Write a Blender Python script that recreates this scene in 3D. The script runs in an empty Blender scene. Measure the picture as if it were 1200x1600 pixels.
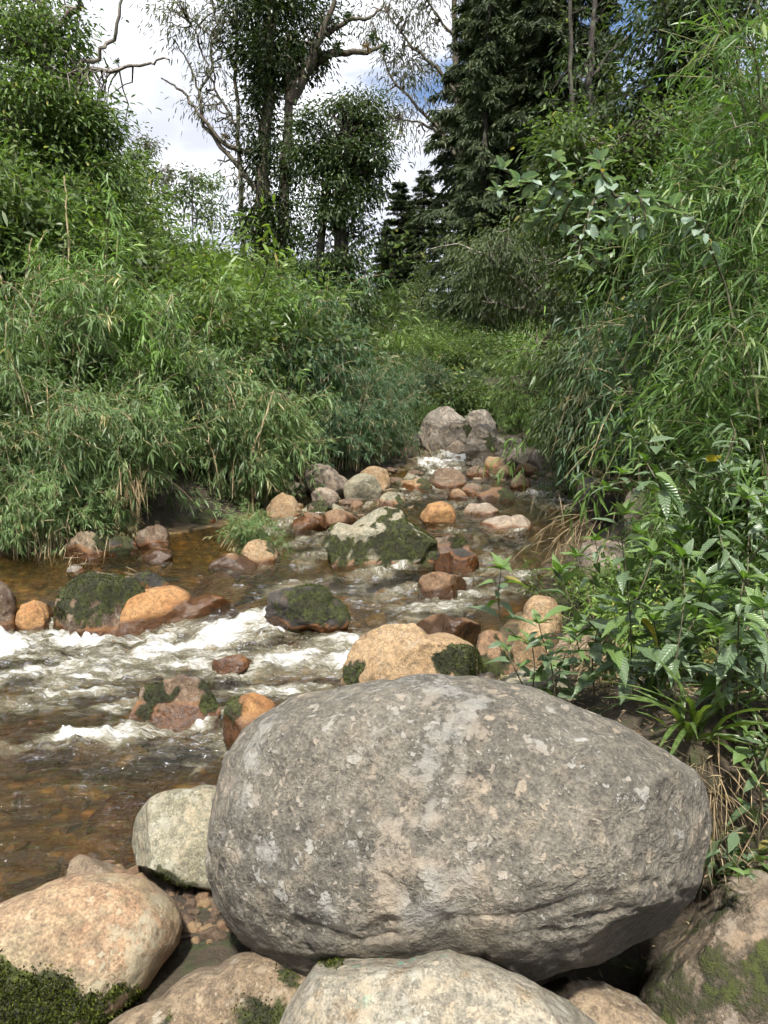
import bpy, bmesh, math, random
import numpy as np
from mathutils import Vector, Matrix, Euler

# ------------------------------------------------------------------ camera, sky, sun, exposure
SC = bpy.context.scene
COL = SC.collection
rng = np.random.default_rng(11)
random.seed(5)
CAM_H, PITCH, FPX = 1.9, math.radians(7.6), 1202.0
cam_data = bpy.data.cameras.new('camera')
cam_data.sensor_fit = 'VERTICAL'
cam_data.sensor_height = 32.0
cam_data.lens = FPX / 1600.0 * 32.0
cam_data.clip_start, cam_data.clip_end = 0.05, 2000.0
cam = bpy.data.objects.new('camera', cam_data)
cam.location = (0, 0, CAM_H)
cam.rotation_euler = (math.radians(90) - PITCH, 0, 0)
COL.objects.link(cam)
SC.camera = cam

SUN_EL, SUN_AZ = math.radians(58), math.radians(184)      # azimuth clockwise from +Y: behind the camera
SUN_DIR = Vector((math.sin(SUN_AZ) * math.cos(SUN_EL), math.cos(SUN_AZ) * math.cos(SUN_EL), math.sin(SUN_EL)))
sun_data = bpy.data.lights.new('sun', 'SUN')
sun_data.energy, sun_data.angle, sun_data.color = 4.2, math.radians(3.5), (1.0, 0.95, 0.87)
sun = bpy.data.objects.new('sun', sun_data)
sun.rotation_euler = SUN_DIR.to_track_quat('Z', 'Y').to_euler()
sun.location = (0, 0, 60)
COL.objects.link(sun)

SC.view_settings.view_transform = 'Standard'
SC.view_settings.look = 'None'
SC.view_settings.gamma = 1.0
SC.view_settings.use_curve_mapping = False
SC.view_settings.exposure = 1.1
SC.render.engine = 'CYCLES'
cy = SC.cycles
cy.max_bounces, cy.diffuse_bounces, cy.glossy_bounces, cy.transmission_bounces = 4, 2, 2, 2
cy.transparent_max_bounces = 6
cy.caustics_reflective = cy.caustics_refractive = False
cy.sample_clamp_indirect = 4.0
cy.use_denoising = True
cy.use_adaptive_sampling = True
cy.adaptive_threshold = 0.05
cy.adaptive_min_samples = 12

# ------------------------------------------------------------------ node helpers
class NT:
    def __init__(s, tree):
        s.t = tree
        tree.nodes.clear()
    def n(s, typ, props=None, **inp):
        nd = s.t.nodes.new(typ)
        for k, v in (props or {}).items():
            setattr(nd, k, v)
        for k, v in inp.items():
            s.set(nd.inputs[k.replace('_', ' ')], v)
        return nd
    def set(s, sock, v):
        if isinstance(v, bpy.types.NodeSocket):
            s.t.links.new(v, sock)
        elif isinstance(v, (tuple, list)) and sock.type == 'RGBA' and len(v) == 3:
            sock.default_value = (*v, 1)
        else:
            sock.default_value = v
    def mix(s, f, a, b, mode='MIX'):
        nd = s.t.nodes.new('ShaderNodeMix')
        nd.data_type, nd.blend_type = 'RGBA', mode
        s.set(nd.inputs[0], f); s.set(nd.inputs[6], a); s.set(nd.inputs[7], b)
        return nd.outputs[2]
    def m(s, op, a, b=0.0, c=0.0, clamp=False):
        nd = s.t.nodes.new('ShaderNodeMath')
        nd.operation, nd.use_clamp = op, clamp
        s.set(nd.inputs[0], a); s.set(nd.inputs[1], b); s.set(nd.inputs[2], c)
        return nd.outputs[0]
    def sstep(s, x, lo, hi, a=0.0, b=1.0):
        nd = s.t.nodes.new('ShaderNodeMapRange')
        nd.interpolation_type = 'SMOOTHSTEP'
        for i, v in enumerate((x, lo, hi, a, b)):
            s.set(nd.inputs[i], v)
        return nd.outputs[0]
    def noise(s, vec, scale, detail=4, rough=0.55, dist=0.0):
        return s.n('ShaderNodeTexNoise', Vector=vec, Scale=scale, Detail=detail, Roughness=rough, Distortion=dist).outputs[0]
    def attr(s, name):
        return s.n('ShaderNodeAttribute', {'attribute_name': name}).outputs['Fac']
    def mapping(s, vec, scale=(1, 1, 1), rot=(0, 0, 0), loc=(0, 0, 0)):
        return s.n('ShaderNodeMapping', Vector=vec, Scale=scale, Rotation=rot, Location=loc).outputs[0]
    def out(s, shader):
        o = s.t.nodes.new('ShaderNodeOutputMaterial')
        s.t.links.new(shader, o.inputs['Surface'])

def new_mat(name):
    m = bpy.data.materials.new(name)
    m.use_nodes = True
    return m, NT(m.node_tree)

# ------------------------------------------------------------------ sky: blue behind broken bright cloud
world = bpy.data.worlds.new('World')
SC.world = world
world.use_nodes = True
w = NT(world.node_tree)
sky = w.n('ShaderNodeTexSky', {'sky_type': 'NISHITA', 'sun_disc': False, 'sun_elevation': SUN_EL, 'sun_rotation': SUN_AZ,
                               'altitude': 2600.0, 'air_density': 1.0, 'dust_density': 0.6})
gen = w.n('ShaderNodeTexCoord').outputs['Generated']
sep = w.n('ShaderNodeSeparateXYZ', Vector=gen)
den = w.m('ADD', w.m('ABSOLUTE', sep.outputs['Z']), 0.35)
flat = w.n('ShaderNodeCombineXYZ', X=w.m('DIVIDE', sep.outputs['X'], den), Y=w.m('DIVIDE', sep.outputs['Y'], den), Z=0.0).outputs[0]
CLOUD_LOC = (12.38, 1.4, 0.0)
cl = w.noise(w.mapping(flat, loc=CLOUD_LOC), 1.7, 6, 0.55, 0.3)
cover = w.sstep(cl, 0.30, 0.43)
shade = w.noise(w.mapping(flat, loc=(7.3, 2.2, 0.0)), 2.6, 5, 0.5)
ccol = w.mix(w.sstep(shade, 0.40, 0.62), (4.0, 4.2, 4.9), (7.4, 7.5, 7.8))
skyc = w.mix(cover, sky.outputs[0], ccol)
bg = w.n('ShaderNodeBackground', Color=skyc, Strength=0.1)
wo = world.node_tree.nodes.new('ShaderNodeOutputWorld')
world.node_tree.links.new(bg.outputs[0], wo.inputs['Surface'])

# ------------------------------------------------------------------ numpy noise
_perm = np.random.default_rng(3).permutation(256)
_perm = np.concatenate([_perm, _perm, _perm])
_g3 = np.random.default_rng(4).normal(size=(256, 3))
_g3 /= np.linalg.norm(_g3, axis=1)[:, None]
def pnoise(p):
    p = np.asarray(p, float)
    i = np.floor(p).astype(int); f = p - i; i &= 255
    u = f * f * f * (f * (f * 6 - 15) + 10)
    r = np.zeros(len(p))
    for dx in (0, 1):
        wx = u[:, 0] if dx else 1 - u[:, 0]
        for dy in (0, 1):
            wy = u[:, 1] if dy else 1 - u[:, 1]
            for dz in (0, 1):
                wz_ = u[:, 2] if dz else 1 - u[:, 2]
                h = _perm[_perm[_perm[i[:, 0] + dx] + i[:, 1] + dy] + i[:, 2] + dz]
                r += wx * wy * wz_ * ((_g3[h] * (f - np.array((dx, dy, dz)))).sum(1))
    return r * 1.6
def fbm(p, octv=4, gain=0.5, ridged=False):
    r = 0; a = 1.0; p = np.asarray(p, float)
    for _ in range(octv):
        v = pnoise(p)
        r = r + a * ((1 - 2 * np.abs(v)) if ridged else v)
        a *= gain; p = p * 2.03 + 17.3
    return r
def smooth(x, a, b):
    t = np.clip((x - a) / (b - a), 0, 1)
    return t * t * (3 - 2 * t)
def norm(v):
    return v / np.maximum(np.linalg.norm(v, axis=-1, keepdims=True), 1e-9)

# ------------------------------------------------------------------ photograph pixel (1200 x 1600) <-> place
CP, SP = math.cos(PITCH), math.sin(PITCH)
def ray(px, py):
    a, b = (px - 600) / FPX, -(py - 800) / FPX
    return np.array((a, CP + b * SP, -SP + b * CP))
def P(px, py, y):
    d = ray(px, py)
    return np.array((0, 0, CAM_H)) + d * (y / d[1])
def project(v):
    v = np.asarray(v, float) - np.array((0, 0, CAM_H))
    dz = v[:, 1] * CP - v[:, 2] * SP
    up = v[:, 1] * SP + v[:, 2] * CP
    dz = np.where(dz < 0.1, 0.1, dz)
    return 600 + FPX * v[:, 0] / dz, 800 - FPX * up / dz

def water_z(x, y):
    x = np.asarray(x, float); y = np.asarray(y, float)
    k = smooth(x, -2.2, -0.4)
    y0, y1 = 6.35 * (1 - k) + 4.7 * k, 6.95 * (1 - k) + 7.7 * k
    step = 0.25 * smooth(y, y0, y1)
    return step + np.interp(y, [0, 7, 8.5, 10, 13, 15, 18, 21, 24, 30], [0, 0, 0.05, 0.11, 0.25, 0.37, 0.62, 0.9, 1.1, 1.25])
def Wp(px, py):
    d = ray(px, py); o = np.array((0, 0, CAM_H)); lo, hi = 0.5, 60.0
    for _ in range(50):
        m_ = 0.5 * (lo + hi); q = o + d * m_
        if q[2] > water_z(q[0], q[1]): lo = m_
        else: hi = m_
    return o + d * lo

# ------------------------------------------------------------------ object helpers
def empty(name, loc=(0, 0, 0)):
    o = bpy.data.objects.new(name, None)
    o.location = loc; o.empty_display_size = 0.1
    COL.objects.link(o)
    return o
def tag(o, label=None, cat=None, group=None, kind=None):
    if label: o['label'] = label
    if cat: o['category'] = cat
    if group: o['group'] = group
    if kind: o['kind'] = kind
    return o
def mesh(name, V, tris=None, quads=None, attrs=None, smooth_=True, mats=(), midx=None):
    me = bpy.data.meshes.new(name)
    V = np.asarray(V, np.float32)
    tris = np.zeros((0, 3), np.int32) if tris is None else np.asarray(tris, np.int32)
    quads = np.zeros((0, 4), np.int32) if quads is None else np.asarray(quads, np.int32)
    me.vertices.add(len(V)); me.vertices.foreach_set('co', V.ravel())
    loops = np.concatenate([tris.ravel(), quads.ravel()])
    me.loops.add(len(loops)); me.loops.foreach_set('vertex_index', loops)
    nt, nq = len(tris), len(quads)
    me.polygons.add(nt + nq)
    me.polygons.foreach_set('loop_start', np.concatenate([np.arange(nt) * 3, nt * 3 + np.arange(nq) * 4]).astype(np.int32))
    if smooth_: me.polygons.foreach_set('use_smooth', np.ones(nt + nq, bool))
    for m_ in mats: me.materials.append(m_)
    if midx is not None: me.polygons.foreach_set('material_index', np.asarray(midx, np.int32))
    me.update(calc_edges=True)
    for k, v in (attrs or {}).items():
        me.attributes.new(k, 'FLOAT', 'POINT').data.foreach_set('value', np.asarray(v, np.float32))
    return me
def obj(name, me, parent=None, loc=None):
    o = bpy.data.objects.new(name, me)
    COL.objects.link(o)
    if parent is not None: o.parent = parent
    if loc is not None: o.location = loc
    return o

# ------------------------------------------------------------------ the ground: one sheet, river bed, banks and valley sides
def wl(*pts): return [tuple(Wp(*p)[:2]) for p in pts]
SHORE = [(-60, 9.4), (-25, 9.6), (-9, 9.2)] + wl((-120, 880), (0, 868), (130, 864), (250, 838), (330, 826), (425, 800), (440, 782), (560, 752), (630, 738), (658, 722),
         (672, 700), (712, 684)) + wl((800, 700), (838, 735), (905, 768), (925, 790), (890, 835), (850, 880), (830, 940), (765, 1000), (735, 1040)) + \
        wl((600, 1090), (470, 1150), (350, 1230), (215, 1345), (120, 1385), (0, 1420)) + [(-3.2, 2.3), (-9, 1.8), (-25, 1.0), (-60, 0)]
SHORE = np.array(SHORE)
def shore_dist(x, y):
    p = np.stack([np.ravel(x), np.ravel(y)], 1)
    best = np.full(len(p), 1e9); inside = np.zeros(len(p), bool)
    for i in range(len(SHORE)):
        a, b = SHORE[i], SHORE[(i + 1) % len(SHORE)]
        ab = b - a
        t = np.clip(((p - a) @ ab) / (ab @ ab), 0, 1)
        best = np.minimum(best, ((p - a - t[:, None] * ab) ** 2).sum(1))
        c = (a[1] > p[:, 1]) != (b[1] > p[:, 1])
        with np.errstate(divide='ignore', invalid='ignore'):
            c &= p[:, 0] < (b[0] - a[0]) * (p[:, 1] - a[1]) / (b[1] - a[1] + 1e-12) + a[0]
        inside ^= c
    return (np.where(inside, -1, 1) * np.sqrt(best)).reshape(np.shape(x))
def ground_z(x, y):
    x = np.asarray(x, float); y = np.asarray(y, float)
    sd = shore_dist(x, y)
    p = np.stack([np.ravel(x), np.ravel(y), np.zeros(x.size)], 1)
    nz = fbm(p * 0.9, 4).reshape(x.shape); big = fbm(p * 0.06 + 5, 3).reshape(x.shape)
    bed = -np.minimum(0.30, 0.05 + 0.35 * np.abs(sd)) + 0.05 * nz
    right = smooth(x, -0.5, 2.5 + 0.10 * np.maximum(y - 8, 0))
    far = smooth(y, 19, 30)
    slope = 0.74 * (1 - right) + (0.16 + 0.60 * smooth(y + .5 * x, 6.0, 9.0)) * right
    slope = slope * (1 - far) + (0.19 + 0.20 * smooth(np.abs(x - 2 - 0.08 * y), 4, 16)) * far
    cap = 8.5 * (1 - right) + 15 * right
    cap = cap * (1 - far) + 17 * far
    fore = np.maximum(smooth(y, 4.6, 2.6) * smooth(x, 1.6, 0.6), smooth(y, 3.15, 2.75) * smooth(x, 5.0, 3.5))
    behind = smooth(y, 2.4, 0.5)
    slope = slope * (1 - 0.9 * fore) * (1 - 0.93 * behind)
    s = np.maximum(sd - 1.6 * smooth(y, 15, 19) * smooth(y, 30, 22), 0)
    h = 0.02 + slope * np.maximum(s - 0.35, 0) + 0.06 * np.minimum(s, 0.6) * (1 - 0.6 * fore)
    h = cap * (1 - np.exp(-h / cap)) + 0.10 * nz * smooth(s, 0, 1.2) + big * 1.3 * smooth(s, 6, 24)
    pit = 1.1 * smooth(y, 2.95, 2.55) * smooth(x, 0.30, 0.65) * smooth(y, -1, 1)  # hollow made extra deep so sunlight stays out and the gap looks dark
    return water_z(x, y) + np.where(sd < 0, bed, h) - pit
def gz(x, y): return float(ground_z(np.array([x]), np.array([y]))[0])

def ground_material():
    m, t = new_mat('soil_and_bed')
    pos = t.n('ShaderNodeNewGeometry').outputs['Position']
    wet = t.attr('wet')
    n1 = t.noise(pos, 1.3, 6); n2 = t.noise(pos, 9, 5); n3 = t.noise(pos, 45, 3)
    soil = t.mix(t.sstep(n1, .35, .65), (.022, .017, .011), (.060, .045, .028))
    soil = t.mix(t.sstep(n2, .5, .7), soil, (.032, .042, .012))
    bed = t.mix(t.sstep(n2, .38, .62), (.075, .055, .022), (.22, .15, .060))
    bed = t.mix(t.sstep(t.noise(pos, 2.1, 3), .54, .70), bed, (.31, .18, .052))
    vor = t.n('ShaderNodeTexVoronoi', Vector=pos, Scale=11.0)
    bed = t.mix(t.m('MULTIPLY', t.sstep(vor.outputs['Distance'], .25, .6), .7), bed, (.03, .018, .008))
    c = t.mix(wet, soil, bed)
    c = t.mix(.5, c, t.mix(n3, (.3, .3, .3), (1.4, 1.4, 1.4)), 'MULTIPLY')
    hgt = t.m('ADD', n2, t.m('MULTIPLY', n3, .4))
    bump = t.n('ShaderNodeBump', Strength=.7, Distance=.05, Height=hgt)
    b = t.n('ShaderNodeBsdfPrincipled', Base_Color=c, Roughness=t.m('SUBTRACT', .95, t.m('MULTIPLY', wet, .5)), Normal=bump.outputs[0])
    t.out(b.outputs[0])
    return m
def grid_faces(nr, nc):
    i = np.arange((nr - 1) * (nc - 1)); r, c = i // (nc - 1), i % (nc - 1)
    a = r * nc + c
    return np.stack([a, a + 1, a + nc + 1, a + nc], 1)
def build_ground():
    u = np.linspace(-1, 1, 361)
    xs = 8.5 * u + 240 * np.sign(u) * np.abs(u) ** 5 + 0.3
    v = np.linspace(0, 1, 421)
    ys = -3 + 26 * v + 380 * v ** 6
    ys = np.concatenate([[-200, -90, -40, -18, -8], ys])
    X, Y = np.meshgrid(xs, ys)
    Z = ground_z(X, Y)
    sd = shore_dist(X, Y)
    V = np.stack([X.ravel(), Y.ravel(), Z.ravel()], 1)
    me = mesh('ground', V, quads=grid_faces(len(ys), len(xs)), attrs={'wet': smooth(sd.ravel(), 0.35, -0.05)}, mats=[ground_material()])
    tag(obj('ground', me), 'dark soil banks, stony river bed and valley sides', kind='structure')
build_ground()

# ------------------------------------------------------------------ the river
FOAM = [  # photo pixel, half length along the flow (m), half width (m), strength
    (40, 1000, 1.1, .34, 1.0), (150, 1008, 1.1, .32, 1.0), (270, 1014, 1.0, .32, 1.0), (370, 1000, .7, .26, 1.0), (430, 985, .5, .22, 1.0), (60, 1055, 1.0, .26, .8),
    (230, 1050, 1.1, .26, .85), (350, 1040, .7, .2, .9), (440, 1040, .6, .25, 1.0), (520, 1035, .45, .25, 1.0), (560, 1005, .35, .25, .95), (430, 1085, .5, .16, .8),
    (370, 1115, .4, .15, .7), (100, 1092, 1.0, .18, .6), (150, 1160, .5, .15, 1.0), (350, 1165, .5, .18, .7), (300, 1130, .2, .06, .8), (190, 1105, .2, .06, .8),
    (400, 970, .35, .2, .9), (500, 985, .35, .2, .6), (630, 985, .4, .25, .55), (700, 945, .5, .25, .8), (750, 930, .5, .25, .8), (650, 950, .4, .2, .6), (590, 940, .5, .2, .55),
    (640, 925, .5, .2, .75), (740, 905, .5, .3, .75), (470, 915, .6, .2, .5), (560, 925, .5, .2, .4), (620, 885, .7, .25, .7), (540, 880, .8, .25, .35), (470, 850, .9, .3, .55),
    (440, 825, .9, .35, .7), (500, 868, .7, .3, .5), (760, 880, .6, .3, .6), (800, 900, .5, .3, .6), (710, 830, .6, .3, .45), (760, 840, .8, .3, .4), (720, 790, .8, .4, .5), (640, 775, .9, .4, .55), (800, 825, .8, .3, .3),
    (660, 750, 1., .5, .6), (740, 762, .8, .4, .5), (840, 775, .7, .4, .7), (880, 785, .6, .4, .8), (800, 785, .8, .4, .35), (690, 722, 1., .7, 1.), (720, 712, 1., .6, 1.), (700, 735, 1., .5, .7), (700, 700, 1., .6, .9), (780, 745, 1, .5, .4),
    (100, 970, .3, .1, .9), (55, 975, .3, .1, .9), (215, 985, .3, .1, .9), (20, 985, .3, .12, .9), (120, 888, .12, .05, .5)]
def water_material():
    m, t = new_mat('river_water')
    pos = t.n('ShaderNodeNewGeometry').outputs['Position']
    foam, up = t.attr('foam'), t.attr('up')
    va = t.mapping(pos, scale=(.55, 3.0, 1.0), rot=(0, 0, -.24))
    vb = t.mapping(pos, scale=(2.6, 0.65, 1.0), rot=(0, 0, .25))
    def two(scale, det, dist=0.6, rough=.6):
        a, b = t.noise(va, scale, det, rough, dist), t.noise(vb, scale, det, rough, dist)
        return t.n('ShaderNodeMix', {'data_type': 'FLOAT'}, Factor=up, A=a, B=b).outputs[0]
    coarse, mid, fine = two(1.9, 5, 1.0), two(6.5, 5, 1.6, .65), two(21, 4, 1.2, .7)
    tex = t.m('ADD', t.m('ADD', t.m('MULTIPLY', coarse, .42), t.m('MULTIPLY', mid, .38)), t.m('MULTIPLY', fine, .20))
    lev = t.m('ADD', tex, t.m('MULTIPLY', t.m('SUBTRACT', foam, 1.0), .36))
    white = t.m('MULTIPLY', t.sstep(lev, .36, .53), .95)
    milk = t.m('MULTIPLY', t.sstep(t.m('ADD', lev, .16), .38, .64), .8)
    # fine bubbles, with glints of broken water painted as white specks
    spk = t.sstep(t.m('ADD', t.noise(pos, 42, 3, .7), t.m('MULTIPLY', foam, .10)), .70, .76)
    white = t.m('MAXIMUM', white, t.m('MULTIPLY', spk, t.sstep(foam, .05, .5)))
    rip = t.m('ADD', t.m('MULTIPLY', two(5, 4, .8), 1.0), t.m('MULTIPLY', two(22, 4, .6), .35))
    bump = t.n('ShaderNodeBump', Strength=.6, Distance=.08, Height=rip)
    fr = t.n('ShaderNodeFresnel', IOR=1.33, Normal=bump.outputs[0]).outputs[0]
    clear = t.n('ShaderNodeBsdfTransparent', Color=(.82, .70, .43))
    gloss = t.n('ShaderNodeBsdfGlossy', Color=(1, 1, 1), Roughness=.06, Normal=bump.outputs[0])
    murk = t.n('ShaderNodeBsdfDiffuse', Color=(.05, .042, .018))
    body = t.n('ShaderNodeMixShader', {}, Fac=.12)
    t.t.links.new(clear.outputs[0], body.inputs[1]); t.t.links.new(murk.outputs[0], body.inputs[2])
    ws = t.n('ShaderNodeMixShader', {}, Fac=t.m('MULTIPLY', fr, 1.15, clamp=True))
    t.t.links.new(body.outputs[0], ws.inputs[1]); t.t.links.new(gloss.outputs[0], ws.inputs[2])
    fb = t.n('ShaderNodeBump', Strength=.8, Distance=.10, Height=tex)
    mk = t.n('ShaderNodeBsdfPrincipled', Base_Color=(.24, .22, .145), Roughness=.25, Normal=fb.outputs[0])
    wh = t.n('ShaderNodeBsdfPrincipled', Base_Color=(.52, .53, .53), Roughness=.6, Normal=fb.outputs[0])
    s1 = t.n('ShaderNodeMixShader', {}, Fac=milk)
    t.t.links.new(ws.outputs[0], s1.inputs[1]); t.t.links.new(mk.outputs[0], s1.inputs[2])
    s2 = t.n('ShaderNodeMixShader', {}, Fac=white)
    t.t.links.new(s1.outputs[0], s2.inputs[1]); t.t.links.new(wh.outputs[0], s2.inputs[2])
    t.out(s2.outputs[0])
    return m
def build_water():
    nr, nc = 620, 430
    ys = 1.5 * (26 / 1.5) ** np.linspace(0, 1, nr)
    az = np.linspace(-1.15, 0.42, nc)
    Y = np.repeat(ys[:, None], nc, 1)
    X = np.tan(az)[None, :] * (Y + 0.6)
    x, y = X.ravel(), Y.ravel()
    sd = shore_dist(x, y)
    Z = water_z(x, y)
    up = smooth(y, 6.2, 8.5) * .85 + .15 * smooth(x, -2, 0)
    foam = np.zeros(len(x))
    for px, py, a, b, s in FOAM:
        q = Wp(px, py)
        u = float(smooth(np.array(q[1]), 6.2, 8.5))
        th = math.atan2(.28, 1) * (1 - u) + math.radians(70) * u
        dx, dy = x - q[0], y - q[1]
        l, c = dx * math.cos(th) + dy * math.sin(th), -dx * math.sin(th) + dy * math.cos(th)
        if u > .5: l, c = l * .8, c
        foam = np.maximum(foam, s * np.exp(-((l / a) ** 2 + (c / b) ** 2) * .8))
    pn = fbm(np.stack([x, y, np.zeros(len(x))], 1) * 2.6 + 31, 3)
    for rx, ry, rad, rz in RIVER_ROCKS:
        u = float(smooth(np.array(ry), 6.2, 8.5)); th = .27 * (1 - u) + 1.22 * u
        dx, dy = x - rx, (y - ry) * 1.1
        l, c = dx * math.cos(th) + dy * math.sin(th), -dx * math.sin(th) + dy * math.cos(th)
        dist = np.hypot(dx, dy)
        rim = np.exp(-((dist - rad * .95) / (.05 + .10 * rad)) ** 2) * .62
        wake = np.exp(-(c / (.55 * rad + .03)) ** 2) * smooth(-l, 0, rad) * np.exp(-np.maximum(-l - rad, 0) / (1.3 * rad)) * .55
        act = .35 + .65 * smooth(foam, .05, .35)
        foam = np.maximum(foam, np.maximum(rim, wake) * act * (.8 + .7 * pn))
    foam = np.clip(foam * (.95 + .5 * pn), 0, 1)
    p = np.stack([x * .7, y * 2.5, np.zeros(len(x))], 1)
    ra, rb = fbm(p * 1.6, 4, .55), fbm(p * 5.0 + 9, 3, .5, True)
    rc = fbm(np.stack([x, y, np.zeros(len(x))], 1) * 3.1, 4, .55)
    turb = .25 + foam + .25 * smooth(y, 5.4, 4.2)
    hi = fbm(np.stack([x * 1.3, y * 2.4, np.zeros(len(x))], 1) * 7.5 + 3, 3, .6)
    Z = Z + .040 * turb * ra + .060 * foam * (rb - .3) + .040 * rc * (.30 + foam) + .024 * hi * (.22 + foam)
    keep = sd < 0.5
    F = grid_faces(nr, nc)
    F = F[keep[F].all(1)]
    used = np.unique(F); rm = np.zeros(len(x), int); rm[used] = np.arange(len(used))
    V = np.stack([x, y, Z], 1)[used]
    me = mesh('river', V, quads=rm[F], attrs={'foam': foam[used], 'up': up[used]}, mats=[water_material()])
    tag(obj('river', me), 'brown clear mountain stream with white rapids between boulders', kind='structure')

# ------------------------------------------------------------------ rocks
def rock_material(name, c1, c2, c3, lichen=0.0, lcol=(.42, .42, .39), stain=(.30, .12, .03), spot=.35, rough=.85, paint=False, bstr=.6, tx=1.0):
    m, t = new_mat(name)
    oc = t.n('ShaderNodeTexCoord').outputs['Object']
    rnd = t.n('ShaderNodeObjectInfo').outputs['Random']
    off = t.n('ShaderNodeCombineXYZ', X=t.m('MULTIPLY', rnd, 37.), Y=t.m('MULTIPLY', rnd, 91.), Z=t.m('MULTIPLY', rnd, 13.)).outputs[0]
    v = t.n('ShaderNodeVectorMath', {'operation': 'ADD'})
    t.set(v.inputs[0], oc); t.set(v.inputs[1], off); v = v.outputs[0]
    wet, moss, dirt = t.attr('wet'), t.attr('moss'), t.attr('dirt')
    a, b, c, f = t.noise(v, 2.2 * tx, 6, .6, .4), t.noise(v, 7 * tx, 6, .6, .2), t.noise(v, 24 * tx, 5, .65), t.noise(v, 95 * tx, 3, .7)
    col = t.mix(t.sstep(a, .36, .64), c1, c2)
    col = t.mix(t.sstep(b, .52, .70), col, c3)
    col = t.mix(.75, col, t.mix(t.sstep(c, .25, .75), (.42, .42, .42), (1.5, 1.48, 1.42)), 'MULTIPLY')
    col = t.mix(.8, col, t.mix(t.sstep(f, .25, .75), (.40, .40, .40), (1.55, 1.55, 1.55)), 'MULTIPLY')
    hgt = t.m('ADD', t.m('MULTIPLY', b, .8), t.m('ADD', t.m('MULTIPLY', c, .5), t.m('MULTIPLY', f, .16)))
    if lichen > 0:
        wv = t.n('ShaderNodeVectorMath', {'operation': 'ADD'})
        nz = t.n('ShaderNodeTexNoise', Vector=v, Scale=26. * tx, Detail=4.)
        sc = t.n('ShaderNodeVectorMath', {'operation': 'SCALE'}, Scale=.075 / tx)
        t.set(sc.inputs[0], nz.outputs['Color']); t.set(wv.inputs[0], v); t.set(wv.inputs[1], sc.outputs[0])
        tot = None
        reg = t.attr('lichen')
        for scale, lo, hi, am in ((15. * tx, .28, .34, .8), (27. * tx, .28, .36, .85), (58. * tx, .28, .38, .75)):
            vo = t.n('ShaderNodeTexVoronoi', Vector=wv.outputs[0], Scale=scale)
            pick = t.n('ShaderNodeSeparateColor', Color=vo.outputs['Color']).outputs[0]
            r = t.m('MULTIPLY', t.m('POWER', pick, 1.5), hi)
            on = t.m('GREATER_THAN', t.m('ADD', pick, t.m('MULTIPLY', reg, .62)), 1.12 - lichen * .3)
            s = t.m('MULTIPLY', t.sstep(t.m('SUBTRACT', vo.outputs['Distance'], t.m('MULTIPLY', r, 1.0)), .04, -.04), t.m('MULTIPLY', on, am))
            tot = s if tot is None else t.m('MAXIMUM', tot, s)
        # crusty sheet where lichen is dense
        sheet = t.m('MULTIPLY', t.sstep(t.m('ADD', t.noise(v, 11 * tx, 8, .72), t.m('MULTIPLY', reg, .22)), .61, .70), .6)
        tot = t.m('MAXIMUM', tot, sheet)
        tint = t.noise(v, 5 * tx, 2)
        lc = t.mix(t.sstep(tint, .35, .62), lcol, (lcol[0] * 1.02, lcol[1] * .86, lcol[2] * .70))
        lc = t.mix(.5, lc, t.mix(c, (.5, .5, .5), (1.5, 1.5, 1.5)), 'MULTIPLY')
        col = t.mix(t.m('MULTIPLY', tot, t.m('SUBTRACT', 1., dirt)), col, lc)
        hgt = t.m('ADD', hgt, t.m('MULTIPLY', tot, .08))
    if paint:
        pn = t.sstep(t.noise(v, 13, 5, .65), .575, .60)
        col = t.mix(t.m('MULTIPLY', t.m('MULTIPLY', pn, t.attr('paint')), .8), col, (.06, .36, .24))
    col = t.mix(t.m('MULTIPLY', t.sstep(t.m('ADD', wet, t.m('MULTIPLY', t.m('SUBTRACT', b, .5), .8)), .15, .6), .75), col, t.mix(t.sstep(c, .4, .6), stain, (stain[0] * .45, stain[1] * .5, stain[2] * .6)))
    wetc = t.sstep(t.m('ADD', wet, t.m('MULTIPLY', t.m('SUBTRACT', a, .5), .7)), .35, .75)
    col = t.mix(wetc, col, t.mix(1., col, (.34, .32, .30), 'MULTIPLY'))
    col = t.mix(t.m('MULTIPLY', dirt, .8), col, t.mix(t.sstep(b, .4, .6), (.035, .03, .022), (.075, .062, .042)))  # painted shade: dark brown laid over the rock colour on its underside
    mg = t.mix(t.sstep(c, .35, .62), (.014, .016, .006), t.mix(t.sstep(b, .4, .62), (.030, .030, .012), (.060, .072, .013)))
    mmask = t.sstep(t.m('ADD', moss, t.m('ADD', t.m('MULTIPLY', t.m('SUBTRACT', c, .5), .9), t.m('MULTIPLY', t.m('SUBTRACT', b, .5), .9))), .40, .70)
    col = t.mix(mmask, col, mg)
    rg = t.m('SUBTRACT', rough, t.m('MULTIPLY', t.m('MULTIPLY', wetc, t.m('SUBTRACT', 1., mmask)), .62))
    hgt = t.m('ADD', hgt, t.m('MULTIPLY', mmask, t.m('ADD', .2, t.m('MULTIPLY', f, .9))))
    bump = t.n('ShaderNodeBump', Strength=bstr, Distance=.05 / tx, Height=hgt)
    bs = t.n('ShaderNodeBsdfPrincipled', Base_Color=col, Roughness=rg, Normal=bump.outputs[0])
    t.out(bs.outputs[0])
    return m
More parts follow.
